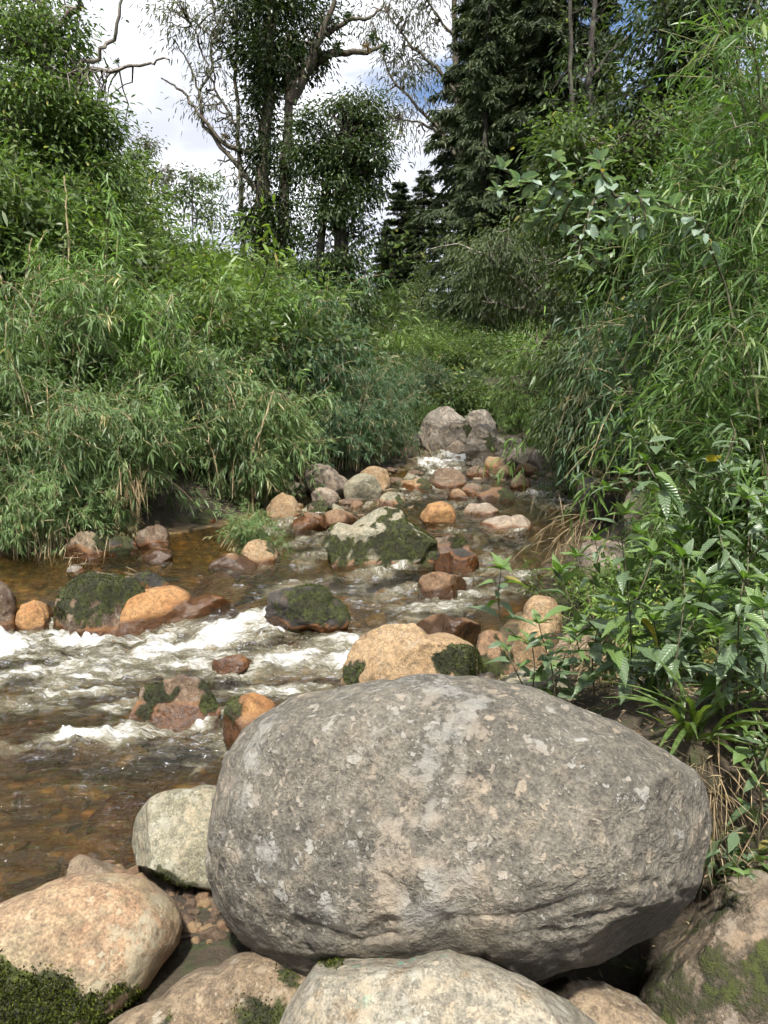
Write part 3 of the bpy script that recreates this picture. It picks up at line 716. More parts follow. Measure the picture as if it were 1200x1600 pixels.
 ('broad orange stone just under the water in front of the grey green boulder', 'ledge', (130, 1192, 320, 1252), dict(y=3.75, below=.4, level=5, seed=104, wetband=.6, sink=.21)),
 ('brown stone under the water beside the huge boulder', 'ledge', (270, 1165, 372, 1240), dict(y=3.65, below=.4, level=5, seed=105, wetband=.6, sink=.24)),
 ('dark stone in the water at the foot of the grey green boulder', 'dark', (150, 1290, 225, 1345), dict(y=3.1, below=.4, level=5, seed=106, wetband=.5, sink=.16)),
 ('rusty stone under the left edge of the near pool', 'ledge', (-40, 1090, 110, 1130), dict(y=4.6, below=.4, level=5, seed=107, wetband=.6, sink=.20)),
 ('golden stone sunk in the calm left pool', 'ledge', (300, 905, 420, 925), dict(y=7.6, below=.4, level=5, seed=108, wetband=.6, sink=.05)),
 ('small round pebble beside the plant behind the huge boulder', 'pink', (743, 1052, 776, 1068), dict(y=4.2, below=.2, level=4, seed=109, wetband=0)),
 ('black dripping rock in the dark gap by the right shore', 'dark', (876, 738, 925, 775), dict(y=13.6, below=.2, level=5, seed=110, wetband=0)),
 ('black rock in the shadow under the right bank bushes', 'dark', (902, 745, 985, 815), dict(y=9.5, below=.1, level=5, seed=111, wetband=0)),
]
for lab, mat, box, op in ROCKS:
    op = dict(op); below = op.pop('below', .35); sink = op.pop('sink', 0); op.pop('mat2', 0); op.pop('mat', 0)
    ol = op.pop('outline', None)
    if ol is None:
        if op.get('wetband', .16) > 0: below = max(below, .8)
        ol = blob(*box, op['seed'], below)
        op.setdefault('base', box[3])
    op['chips'] = op.get('chips', 4) + 6; op['chip'] = (.55, .88); op.setdefault('amp', .05)
    big = op['level'] >= 6
    o = rock('boulder' if big else 'rock', lab, mat, ol, thick=op.pop('thick', 1.0), **op)
    if sink: o.location.z -= sink

# cobbles and pebbles of the gravel bar and the shores, sharing a few meshes
COB = []
for i in range(10):
    U, F = ico(4)
    r = np.random.default_rng(900 + i)
    V = U * np.array((1, r.uniform(.6, .9), r.uniform(.45, .7)))
    for _ in range(9):
        pn = norm(r.normal(size=3)); ext = (V @ pn).max()
        V = V - np.maximum(V @ pn - ext * r.uniform(.55, .9), 0)[:, None] * pn * .9
    V = V + norm(V) * (.06 * fbm(U * 1.7 + i * 5, 4))[:, None]
    mt = ['tan', 'slab', 'brown', 'grey', 'orange', 'slab', 'brown', 'far', 'pink', 'brown'][i]
    COB.append((mesh('cobble', V * .5, tris=F, attrs={'wet': np.where(V[:, 2] < -.1, .5, 0.), 'moss': np.zeros(len(V)), 'lichen': np.full(len(V), .3), 'dirt': np.zeros(len(V))}, mats=[RM[mt]])))
COBS = []
def cobble(px, py, wpx, i, label, group, dz=0.0, y=None):
    q = Wp(px, py)
    s = wpx / FPX * q[1]
    z = max(gz(q[0], q[1]), water_z(q[0], q[1]) - .12 * s)
    o = obj('cobble', COB[i % 10])
    o.location = (q[0], q[1], z + s * .02 + dz)
    o.scale = (s, s, s * random.uniform(.8, 1.15)); o.rotation_euler = (random.uniform(-.25, .25), random.uniform(-.25, .25), random.uniform(0, 6.28))
    tag(o, label, 'stone', group); COBS.append((group, i % 10, px, o))
rr = random.Random(77)
bar = [(545, 770), (520, 795), (560, 790), (580, 785), (610, 765), (600, 752), (575, 795), (540, 805), (470, 770), (455, 765), (445, 775), (500, 755), (620, 750), (635, 745), (612, 740), (590, 742),
       (560, 778), (530, 782), (515, 808), (600, 790), (462, 790), (440, 800), (620, 775), (590, 770), (548, 788), (477, 752), (460, 748), (640, 755), (650, 738), (480, 800), (568, 806), (585, 760), (606, 780), (535, 793), (432, 785), (452, 780)]
for i, (x, y_) in enumerate(bar):
    cobble(x + rr.uniform(-4, 4), y_ + rr.uniform(-3, 3), rr.uniform(20, 50), rr.randrange(10), 'tan or brown cobble among many on the gravel bar', 'cobbles of the gravel bar')
for i in range(90):
    cobble(rr.uniform(445, 655), rr.uniform(728, 800), rr.uniform(6, 15), rr.randrange(10), 'small tan or brown pebble of the gravel bar', 'pebbles of the gravel bar')
for x, y_, s in [(712, 700, 22), (690, 714, 20), (665, 716, 24), (655, 728, 20), (760, 742, 26), (790, 735, 24), (812, 730, 22), (822, 718, 26), (842, 728, 24), (806, 752, 18), (782, 750, 20), (835, 745, 20), (745, 748, 20), (815, 742, 18), (830, 705, 24), (700, 686, 22), (716, 716, 16)]:
    cobble(x, y_, s, rr.randrange(10), 'cobble beside the upper channel near the big far boulders', 'cobbles of the upper channel')
for x, y_, s in [(700, 812, 26), (688, 795, 22), (640, 792, 28), (622, 800, 22), (655, 770, 20), (735, 790, 22), (770, 770, 18), (690, 878, 24), (620, 875, 22), (640, 905, 30), (590, 950, 44), (600, 915, 40), (150, 885, 30), (245, 880, 30), (60, 900, 34), (860, 790, 30)]:
    cobble(x, y_, s, rr.randrange(10), 'stone barely breaking the surface of the stream', 'stones awash in the stream', dz=-.25 * s / FPX * 9)
for i in range(120):
    cobble(rr.uniform(262, 372), rr.uniform(1385, 1510), rr.choice([8, 12, 16, 24, 38]) * rr.uniform(.8, 1.2), rr.choice([2, 9, 5, 0, 4]), 'wet pebble in the gap between the foreground boulders', 'pebbles in the foreground gap')
for i in range(55):
    q = Wp(rr.uniform(-60, 350), rr.uniform(1120, 1390)); s_ = rr.choice([.06, .09, .13, .2, .28]) * rr.uniform(.8, 1.2)
    o = obj('cobble', COB[rr.choice([0, 2, 4, 5, 6, 9])], loc=(q[0], q[1], gz(q[0], q[1]) + s_ * .08)); o.scale = (s_, s_, s_ * .8)
    o.rotation_euler = (0, 0, rr.uniform(0, 6.28)); tag(o, 'brown stone lying on the bed under the near pool', 'stone', 'sunken stones of the near pool')
for i in range(40):
    px = rr.uniform(1020, 1200); q = P(px, 1120, rr.uniform(3.3, 4.4)); s = rr.uniform(.03, .10)
    o = obj('cobble', COB[rr.choice([1, 3, 5, 7])], loc=(q[0], q[1], gz(q[0], q[1]) + s * .1)); o.scale = (s, s, s)
    o.rotation_euler = (0, 0, rr.uniform(0, 6.28)); tag(o, 'small grey stone on the littered bank among the plant stems', 'stone', 'stones of the littered bank')

HUE = ['tan', 'dull brown', 'dark brown', 'grey green', 'orange', 'dull brown', 'dark brown', 'weathered grey', 'pinkish', 'dark brown']
ORD = ['leftmost', 'second', 'third', 'fourth', 'fifth', 'sixth', 'seventh', 'eighth', 'ninth', 'tenth']
for grp, noun, where in (('cobbles of the gravel bar', 'larger cobble', 'on the gravel bar'), ('cobbles of the upper channel', 'cobble', 'beside the upper channel'), ('stones awash in the stream', 'stone', 'just breaking the stream surface')):
    for hue in sorted(set(HUE)):
        L_ = sorted([c for c in COBS if c[0] == grp and HUE[c[1]] == hue], key=lambda c: c[2])
        for k_, c in enumerate(L_):
            c[3]['label'] = ('only %s %s %s' % (hue, noun, where)) if len(L_) == 1 else ('leftmost %s %s %s' % (hue, noun, where)) if k_ == 0 else '%s %s %s %s, counted from the left' % (ORD[min(k_, 9)], hue, noun, where)

build_water()

# ------------------------------------------------------------------ plant building blocks
LM = {
    'bamboo': leaf_material('bamboo_leaf', [(0, (0.059, 0.092, 0.035)), (.35, (0.113, 0.175, 0.069)), (.75, (0.179, 0.267, 0.110)), (.93, (0.254, 0.352, 0.154)), (1, (0.448, 0.397, 0.211))], .42, .38),
    'bamboo_fresh': leaf_material('fresh_bamboo_leaf', [(0, (0.048, 0.085, 0.023)), (.4, (0.105, 0.179, 0.046)), (.85, (0.183, 0.302, 0.077)), (1, (0.293, 0.370, 0.137))], .40, .38),
    'bamboo_right': leaf_material('long_bamboo_leaf', [(0, (0.032, 0.059, 0.018)), (.4, (0.069, 0.125, 0.036)), (.85, (0.121, 0.211, 0.060)), (1, (0.193, 0.259, 0.107))], .40, .38),
    'bamboo_dark': leaf_material('dark_bamboo_leaf', [(0, (0.033, 0.060, 0.032)), (.5, (0.072, 0.131, 0.066)), (.9, (0.128, 0.210, 0.099)), (1, (0.286, 0.285, 0.163))], .45, .38),
    'bamboo_dry': leaf_material('drying_bamboo_leaf', [(0, (0.073, 0.085, 0.037)), (.35, (0.134, 0.134, 0.061)), (.6, (0.244, 0.207, 0.110)), (1, (0.439, 0.354, 0.207))], .6, .38),
    'straw': leaf_material('dead_straw', [(0, (.13, .09, .05)), (.5, (.25, .19, .11)), (1, (.40, .32, .20))], .75, .2, .15),
    'broad': leaf_material('broad_leaf', [(0, (0.040, 0.063, 0.021)), (.5, (0.082, 0.130, 0.038)), (.9, (0.142, 0.213, 0.059)), (1, (0.283, 0.269, 0.088))], .38, .38),
    'broad_fresh': leaf_material('fresh_broad_leaf', [(0, (0.060, 0.095, 0.023)), (.5, (0.126, 0.198, 0.044)), (.92, (0.216, 0.308, 0.066)), (1, (0.357, 0.293, 0.102))], .42, .38),
    'broad_dark': leaf_material('dark_broad_leaf', [(0, (0.021, 0.038, 0.016)), (.5, (0.050, 0.078, 0.028)), (.93, (0.098, 0.137, 0.048)), (1, (0.177, 0.188, 0.071))], .36, .38),
    'gum': leaf_material('grey_gum_leaf', [(0, (0.067, 0.076, 0.055)), (.6, (0.134, 0.144, 0.104)), (1, (0.207, 0.195, 0.146))], .5, .38),
    'twiggy': leaf_material('grey_twig_leaf', [(0, (0.051, 0.076, 0.029)), (.5, (0.111, 0.152, 0.064)), (1, (0.204, 0.242, 0.119))], .6, .38),
    'conifer': leaf_material('conifer_needles', [(0, (0.019, 0.029, 0.014)), (.5, (0.043, 0.060, 0.029)), (.9, (0.082, 0.099, 0.043)), (1, (0.146, 0.122, 0.048))], .55, .15, .25),
    'hill': leaf_material('slope_leaf', [(0, (0.047, 0.074, 0.028)), (.4, (0.100, 0.155, 0.050)), (.8, (0.174, 0.243, 0.081)), (1, (0.305, 0.280, 0.144))], .5, .42),
}
def bark_material(name, c1, c2, sc=9.):
    m, t = new_mat(name)
    oc = t.n('ShaderNodeTexCoord').outputs['Object']
    v = t.mapping(oc, scale=(1, 1, .3))
    a, b = t.noise(v, sc, 5), t.noise(oc, sc * .35, 3)
    col = t.mix(t.sstep(a, .35, .65), c1, c2)
    col = t.mix(t.m('MULTIPLY', t.sstep(b, .5, .65), .6), col, (.10, .11, .07))
    bump = t.n('ShaderNodeBump', Strength=.6, Distance=.03, Height=a)
    t.out(t.n('ShaderNodeBsdfPrincipled', Base_Color=col, Roughness=.9, Normal=bump.outputs[0]).outputs[0])
    return m
BK = {'bark': bark_material('brown_bark', (.055, .042, .030), (.12, .095, .07)), 'grey': bark_material('grey_bark', (.12, .10, .085), (.25, .22, .19)),
      'cane': bark_material('straw_cane', (.25, .19, .10), (.42, .34, .20), 20.), 'stem': bark_material('green_brown_stem', (.045, .045, .02), (.10, .085, .045), 20.),
      'dark': bark_material('dark_bark', (.025, .02, .016), (.055, .045, .035)), 'culm': bark_material('green_culm', (.085, .095, .035), (.17, .165, .07), 20.), 'twig': bark_material('pale_twig', (.17, .15, .12), (.32, .28, .23))}

class Acc:
    """collects leaves and tubes for one mesh"""
    def __init__(s): s.V, s.T, s.Q, s.R, s.n = [], [], [], [], 0
    def add(s, V, T=None, Q=None, R=None):
        s.V.append(V)
        if T is not None and len(T): s.T.append(T + s.n)
        if Q is not None and len(Q): s.Q.append(Q + s.n)
        s.R.append(np.full(len(V), .5) if R is None else R)
        s.n += len(V)
    def leaves(s, pos, d, L, W, rnd, r, droop=.3, w1=.9, w2=.85, tilt=.6, up=None, cheap=False):
        n = len(pos); d = norm(d)
        ref = np.array((0, 0, 1.)) + r.normal(size=(n, 3)) * tilt if up is None else up
        sd = norm(np.cross(d, ref))
        L = np.broadcast_to(L, n)[:, None]; W = np.broadcast_to(W, n)[:, None]
        droop = np.broadcast_to(droop, n)[:, None]
        g = np.array((0, 0, -1.))
        c = lambda t: pos + d * L * t + g * L * droop * t * t
        if cheap:
            VV = np.stack([c(0.), c(.45) - sd * W * .5, c(1.), c(.45) + sd * W * .5], 1).reshape(-1, 3)
            s.add(VV, Q=np.arange(n * 4).reshape(-1, 4), R=np.repeat(rnd, 4))
            return
        VV = np.stack([c(0.), c(.33) - sd * W * .5 * w1, c(.33) + sd * W * .5 * w1, c(.68) - sd * W * .5 * w2, c(.68) + sd * W * .5 * w2, c(1.)], 1).reshape(-1, 3)
        b = (np.arange(n) * 6)[:, None]
        T = np.concatenate([b + [0, 2, 1], b + [3, 4, 5]]); Q = b + np.array([1, 2, 4, 3])
        s.add(VV, T, Q, np.repeat(rnd, 6))
    def tube(s, pts, rad, sides=4):
        pts = np.asarray(pts, float); n = len(pts)
        rad = np.broadcast_to(rad, n)
        tan = norm(np.gradient(pts, axis=0))
        ref = np.array((.31, .17, .93)) if abs(tan[0] @ np.array((.31, .17, .93))) < .92 else np.array((1., 0, 0))
        u = norm(np.cross(tan, ref)); v = np.cross(tan, u)
        a = np.arange(sides) * 2 * np.pi / sides
        VV = (pts[:, None, :] + rad[:, None, None] * (u[:, None, :] * np.cos(a)[None, :, None] + v[:, None, :] * np.sin(a)[None, :, None])).reshape(-1, 3)
        i = np.arange(n - 1)[:, None] * sides; j = np.arange(sides)[None, :]; k = (np.arange(sides)[None, :] + 1) % sides
        Q = np.stack([i + j, i + k, i + k + sides, i + j + sides], -1).reshape(-1, 4)
        s.add(VV, Q=Q)
    def mesh(s, name, mat, smooth_=True):
        T = np.concatenate(s.T) if s.T else None; Q = np.concatenate(s.Q) if s.Q else None
        return mesh(name, np.concatenate(s.V), T, Q, {'rnd': np.clip(np.concatenate(s.R), 0, 1)}, smooth_, [mat])

def proto_bamboo(seed, H=2.0, spread=1.1, culms=26, fans=34, nl=6, LL=.135, LW=.018, mat='bamboo', dry=.03, droop=.5, lean=(0, 0), start=.08, cane='cane'):
    """arching culms hung with fans of narrow drooping leaves -> (foliage mesh, culm mesh)"""
    r = np.random.default_rng(seed)
    lf, st = Acc(), Acc()
    for i in range(culms):
        az = r.uniform(0, 6.283); out = np.array((np.cos(az) + lean[0], np.sin(az) + lean[1], 0))
        h = H * r.uniform(.55, 1.1); sp = spread * r.uniform(.25, 1.15)
        b = np.array((r.normal() * .16 * spread, r.normal() * .16 * spread, -.05))
        fall = r.uniform(.7, 1.62)
        f = lambda t: b + out * sp * (t ** 1.5)[:, None] * .95 + np.array((0, 0, 1.)) * (h * (1.75 * t - fall * t ** 2.4))[:, None]
        tt = np.linspace(0, 1, 9)
        st.tube(f(tt), np.linspace(.011, .003, 9) * (H / 2) ** .5, 4)
        nf = max(4, int(fans * r.uniform(.6, 1.3)))
        t = start + (1 - start) * r.random(nf) ** .8
        c = f(t); e = 1e-2; tan = norm(f(np.minimum(t + e, 1.01)) - c)
        bd = norm(out * .35 + tan * .5 + r.normal(size=(nf, 3)) * .8 + np.array((0, 0, -.12)))
        bl = r.uniform(.06, .42, nf) * (H / 2) ** .6
        tip = c + bd * bl[:, None]
        m = nf * nl
        along = np.tile(np.linspace(.45, 1, nl), nf)
        pos = np.repeat(c, nl, 0) + np.repeat(bd * bl[:, None], nl, 0) * along[:, None]
        d = norm(np.repeat(bd, nl, 0) * .75 + r.normal(size=(m, 3)) * .55 + np.array((0, 0, -.30)))
        fr = np.repeat(r.random(nf), nl)
        rnd = np.clip(.12 + .70 * (.6 * fr + .4 * r.random(m)), 0, .94)
        rnd = np.where(np.repeat(r.random(nf), nl) < dry, 1., rnd)
        lf.leaves(pos, d, LL * r.uniform(.55, 1.25, m), LW * r.uniform(.7, 1.25, m), rnd, r, droop * r.uniform(.3, 1.3, m), .95, .8)
        for q in range(0, nf, 3): st.tube([c[q], c[q] + bd[q] * bl[q] * .5 + np.array((0, 0, .01)), tip[q]], .002 * (H / 2), 3)
    return lf.mesh('foliage', LM[mat]), st.mesh('culm', BK[cane])

def branching(r, p, d, length, rad, depth, st, tips, spread=.6, up=.15, kids=(3, 4), sides=5, shrink=.68, wig=.22, seg=5):
    pts = [np.array(p, float)]; d = np.array(d, float)
    for i in range(seg):
        d = norm(d + r.normal(size=3) * wig + np.array((0, 0, up * .3)))
        pts.append(pts[-1] + d * length / seg)
    rr_ = np.linspace(rad, rad * (.55 if depth > 0 else .3), len(pts))
    st.tube(pts, rr_, sides if depth > 1 else 3)
    if depth == 0:
        tips.append((pts[-1], d)); tips.append((pts[-2], d)); tips.append((pts[-3], d))
        return
    for k in range(r.integers(kids[0], kids[1] + 1)):
        t = r.uniform(.4, 1.0) if k else 1.0
        q = pts[int(round(t * seg))]
        nd = norm(d + r.normal(size=3) * spread + np.array((0, 0, up)))
        branching(r, q, nd, length * shrink * r.uniform(.75, 1.2), rad * .55, depth - 1, st, tips, spread, up, kids, sides, shrink, wig, seg)

def leaf_clusters(lf, r, tips, per, rad, LL, LW, droop=.3, flat=.6, out=.8, w=(.95, .9), cheap=False, hang=-.05, top=1.):
    tp = np.array([t[0] for t in tips]); td = np.array([t[1] for t in tips])
    n = len(tp) * per
    off = r.normal(size=(n, 3)) * np.array((1, 1, flat)) * rad
    pos = np.repeat(tp, per, 0) + off
    d = norm(norm(off) * out + np.repeat(td, per, 0) * .4 + r.normal(size=(n, 3)) * .45 + np.array((0, 0, hang)))
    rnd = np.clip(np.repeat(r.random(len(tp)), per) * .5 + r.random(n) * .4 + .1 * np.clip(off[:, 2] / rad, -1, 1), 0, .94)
    rnd = np.where(r.random(n) < .012, 1., rnd)
    lf.leaves(pos, d, LL * r.uniform(.6, 1.3, n), LW * r.uniform(.7, 1.2, n), rnd, r, droop, w[0], w[1], cheap=cheap)

def proto_bush(seed, H=1.6, R=.9, mat='broad', LL=.10, LW=.035, stems=6, per=9, depth=2, rad=.13, bark='stem', hang=-.1, droop=.35, kids=(3, 4), upw=.25, cheap=False):
    r = np.random.default_rng(seed); lf, st, tips = Acc(), Acc(), []
    for i in range(stems):
        az = r.uniform(0, 6.28)
        d = np.array((np.cos(az) * R / H * .8, np.sin(az) * R / H * .8, 1.))
        branching(r, (r.normal() * .1 * R, r.normal() * .1 * R, -.05), norm(d), H * r.uniform(.38, .6), .02 * H / 1.6, depth, st, tips, .62, upw, kids, 4, .66)
    leaf_clusters(lf, r, tips, per, rad, LL, LW, droop, hang=hang, cheap=cheap)
    return lf.mesh('foliage', LM[mat]), st.mesh('branches', BK[bark])

def proto_conifer(seed, H=24., R=3.2, whorls=50, per=8, mat='conifer', bare=.12, dens=1.0, lean=.0):
    """straight trunk, drooping tiers of boughs carrying hanging needle sprays"""
    r = np.random.default_rng(seed); lf, st, bo = Acc(), Acc(), Acc()
    tz = np.linspace(0, H, 12)
    st.tube(np.stack([lean * tz + .1 * np.sin(tz * .4 + seed), .08 * np.cos(tz * .3), tz], 1), np.linspace(H * .016, .03, 12), 8)
    for i in range(whorls):
        f = bare + (1 - bare) * (i + r.uniform(-.4, .4)) / whorls
        f = min(max(f, bare), .995); z = f * H
        prof = (1 - f) ** .75 * (.55 + .45 * min(1, (f - bare) / .15 + .3))
        for k in range(per):
            if r.random() < .25: continue
            az = r.uniform(0, 6.283); L = R * prof * r.choice([.5, .8, 1., 1.25]) * r.uniform(.7, 1.2) + .25
            o = np.array((np.cos(az), np.sin(az), 0)); sd = np.array((-o[1], o[0], 0))
            dr = r.uniform(.15, .45)
            t = np.linspace(0, 1, 6)
            base = np.array((lean * z + .1 * np.sin(z * .4 + seed), .08 * np.cos(z * .3), z))
            f3 = lambda t: base + o * (L * t)[:, None] + np.array((0, 0, 1.)) * (L * (.18 * t - dr * t * t))[:, None]
            bo.tube(f3(t), np.linspace(.035, .008, 6) * (H / 24), 3)
            n = int((110 * L * dens) + 20)
            u = r.random(n) ** .7
            sw = r.uniform(-1, 1, n) * .34 * L * (1.05 - u)
            pos = f3(u) + sd * sw[:, None] + np.array((0, 0, 1.)) * (r.normal(size=n) * .06 - np.abs(sw) * .25)[:, None]
            d = norm(o * .7 + sd * (np.sign(sw) * .8)[:, None] + r.normal(size=(n, 3)) * .35 + np.array((0, 0, -.35)))
            rnd = np.clip(.15 + .35 * r.random() + .45 * r.random(n), 0, .97)
            lf.leaves(pos, d, r.uniform(.22, .5, n) * (H / 24) ** .5, r.uniform(.045, .10, n), rnd, r, .25, .9, .8, tilt=.5)
    return lf.mesh('crown', LM[mat]), st.mesh('trunk', BK['dark']), bo.mesh('boughs', BK['dark'])

def plant(name, label, cat, parts, loc, scale=1.0, rz=None, group=None, tilt=(0, 0)):
    """an Empty at the plant's foot carrying one child per part; parts = [(child name, mesh, is_leaves)]"""
    e = empty(name, loc)
    e.scale = (scale, scale, scale) if not isinstance(scale, tuple) else scale
    e.rotation_euler = (tilt[0], tilt[1], random.uniform(0, 6.283) if rz is None else rz)
    tag(e, label, cat, group)
    for nm, me, leafy in parts:
        c = obj(nm, me, parent=e)
        if leafy: c['kind'] = 'stuff'
    return e

# geometry-node scatter for ground cover nobody could count
def proto_collection(name, items):
    c = bpy.data.collections.new(name)
    for i, me in enumerate(items):
        o = bpy.data.objects.new('%s_%02d' % (name, i), me)
        c.objects.link(o)
    return c
def join_meshes(name, *mes):
    V, T, Q, R, MI_T, MI_Q, mats, n = [], [], [], [], [], [], [], 0
    for k, me in enumerate(mes):
        nv = len(me.vertices); co = np.zeros(nv * 3, np.float32); me.vertices.foreach_get('co', co); V.append(co.reshape(-1, 3))
        a = np.zeros(nv, np.float32); me.attributes['rnd'].data.foreach_get('value', a); R.append(a)
        li = np.zeros(len(me.loops), np.int32); me.loops.foreach_get('vertex_index', li)
        lt = np.zeros(len(me.polygons), np.int32); me.polygons.foreach_get('loop_total', lt)
        ls = np.zeros(len(me.polygons), np.int32); me.polygons.foreach_get('loop_start', ls)
        t = ls[lt == 3]; q = ls[lt == 4]
        T.append(li[t[:, None] + np.arange(3)] + n); Q.append(li[q[:, None] + np.arange(4)] + n)
        MI_T.append(np.full(len(t), k)); MI_Q.append(np.full(len(q), k)); mats.append(me.materials[0]); n += nv
    return mesh(name, np.concatenate(V), np.concatenate(T), np.concatenate(Q), {'rnd': np.concatenate(R)}, True, mats, np.concatenate(MI_T + MI_Q))
def scatter(name, label, coll, pos, rot, scl, idx):
    me = bpy.data.meshes.new(name)
    pos = np.asarray(pos, np.float32)
    me.vertices.add(len(pos)); me.vertices.foreach_set('co', pos.ravel())
    me.attributes.new('rot', 'FLOAT_VECTOR', 'POINT').data.foreach_set('vector', np.asarray(rot, np.float32).ravel())
    me.attributes.new('scl', 'FLOAT', 'POINT').data.foreach_set('value', np.asarray(scl, np.float32))
    me.attributes.new('idx', 'INT', 'POINT').data.foreach_set('value', np.asarray(idx, np.int32))
    o = obj(name, me)
    g = bpy.data.node_groups.new(name, 'GeometryNodeTree')
    g.interface.new_socket('Geometry', in_out='INPUT', socket_type='NodeSocketGeometry')
    g.interface.new_socket('Geometry', in_out='OUTPUT', socket_type='NodeSocketGeometry')
    N, L = g.nodes, g.links
    gi, go = N.new('NodeGroupInput'), N.new('NodeGroupOutput')
    ci = N.new('GeometryNodeCollectionInfo'); ci.inputs['Collection'].default_value = coll
    ci.inputs['Separate Children'].default_value = True; ci.inputs['Reset Children'].default_value = True
    ip = N.new('GeometryNodeInstanceOnPoints'); ip.inputs['Pick Instance'].default_value = True
    def na(n_, ty):
        a = N.new('GeometryNodeInputNamedAttribute'); a.data_type = ty; a.inputs['Name'].default_value = n_
        return a.outputs['Attribute']
    er = N.new('FunctionNodeEulerToRotation')
    L.new(gi.outputs[0], ip.inputs['Points']); L.new(ci.outputs[0], ip.inputs['Instance'])
    L.new(na('rot', 'FLOAT_VECTOR'), er.inputs[0]); L.new(er.outputs[0], ip.inputs['Rotation'])
    L.new(na('scl', 'FLOAT'), ip.inputs['Scale']); L.new(na('idx', 'INT'), ip.inputs['Instance Index'])
    L.new(ip.outputs[0], go.inputs[0])
    md = o.modifiers.new('scatter', 'NODES'); md.node_group = g
    tag(o, label, kind='stuff')
    return o

# ------------------------------------------------------------------ plant prototypes
BB = [proto_bamboo(200 + i, H=2.0, spread=1.15, culms=28, fans=46, nl=6) for i in range(3)]                         # grey green, left bank
BF = [proto_bamboo(210 + i, H=2.2, spread=1.0, culms=22, fans=44, nl=6, mat='bamboo_fresh', LL=.14, LW=.017, cane='culm') for i in range(2)]
BD = [proto_bamboo(220 + i, H=2.4, spread=1.1, culms=28, fans=44, nl=6, mat='bamboo_dark', dry=.05) for i in range(2)]
BDRY = proto_bamboo(230, H=1.6, spread=1.0, culms=22, fans=30, nl=6, mat='bamboo_dry', dry=.2)
BL = [proto_bamboo(240 + i, H=[2.6, 4.2][i], spread=[.9, 1.3][i], culms=[28, 40][i], fans=[36, 62][i], nl=6, mat='bamboo_right', LL=.165, LW=.016, droop=.3, dry=.07, cane='culm') for i in range(2)]  # long leaves, right bank
BUSH = [proto_bush(300, mat='broad'), proto_bush(301, mat='broad_fresh', LL=.12, LW=.03), proto_bush(302, mat='broad_dark', LL=.09, LW=.045),
        proto_bush(303, mat='twiggy', LL=.06, LW=.014, bark='twig', per=12, rad=.16, hang=-.4), proto_bush(304, mat='hill', LL=.09, LW=.03, per=8)]
HILL = [proto_bush(310 + i, H=2.6, R=1.7, mat=['hill', 'broad', 'hill', 'broad_fresh', 'bamboo_fresh', 'broad_dark'][i], LL=[.13, .14, .11, .15, .24, .14][i], LW=[.05, .055, .03, .045, .024, .065][i], stems=9, per=11, depth=2, rad=.24, kids=(3, 4), hang=-.15) for i in range(6)]

def scatter_zone(name, label, protos, n, region, scl, seed, sink=.1, minsd=.25, keep=None):
    r = np.random.default_rng(seed)
    x = r.uniform(region[0], region[1], n); y = r.uniform(region[2], region[3], n)
    sd = shore_dist(x, y)
    ok = sd > minsd
    if keep is not None: ok &= keep(x, y, sd)
    x, y = x[ok], y[ok]
    z = ground_z(x, y) - sink
    rot = np.stack([r.normal(size=len(x)) * .12, r.normal(size=len(x)) * .12, r.uniform(0, 6.283, len(x))], 1)
    coll = proto_collection(name + '_kinds', protos)
    return scatter(name, label, coll, np.stack([x, y, z], 1), rot, r.uniform(scl[0], scl[1], len(x)), r.integers(0, len(protos), len(x)))
J = lambda pr: join_meshes('undergrowth_kind', *pr)
jBB, jBF, jBD, jDRY, jBL = [J(p) for p in BB], [J(p) for p in BF], [J(p) for p in BD], J(BDRY), [J(p) for p in BL]
jBU, jHI = [J(p) for p in BUSH], [J(p) for p in HILL]
vis = lambda x, y: np.abs(x) < .62 * y + 3.0
scatter_zone('left_bank_undergrowth', 'dense bamboo covering the lower left bank behind the front clumps', [jBD[0], jBD[1], jBU[2], jBU[0], jBB[0]], 200, (-16, 1, 9.2, 21), (.45, .95), 1, minsd=1.2,
             keep=lambda x, y, sd: vis(x, y) & (x < .02 * y) & (sd < 4.5))  # mostly dark leaf kinds: shade between front clumps put into leaf colour
scatter_zone('left_slope_thicket', 'mixed bushes and bamboo climbing the upper left slope', [jBU[1], jBU[4], jBU[0], jBU[1], jBF[1], jBU[3], jHI[0]], 420, (-22, 1, 11, 34), (.7, 1.75), 4, minsd=3.6,
             keep=lambda x, y, sd: vis(x, y) & (x < -.05 * y - .2) & (sd < 16))
scatter_zone('right_bank_undergrowth', 'dense bamboo and bushes covering the right bank', [jBF[0], jBU[0], jBU[3], jBU[2], jBU[4], jBU[0], jDRY], 330, (1.5, 15, 4.6, 22), (.6, 1.2), 2, minsd=1.0,
             keep=lambda x, y, sd: vis(x, y) & (x > 1.6) & (sd < 11) & (x > .36 * y + .35))
scatter_zone('far_slope_thicket', 'mixed green thicket covering the valley slope beyond the head of the stream', [jHI[0], jHI[2], jHI[3], jHI[4], jHI[1], jHI[5], jHI[0], jBU[3], jHI[3], jBD[0]], 1700, (-24, 32, 21.6, 78), (.22, .72), 3, minsd=1.0, keep=lambda x, y, sd: vis(x, y))

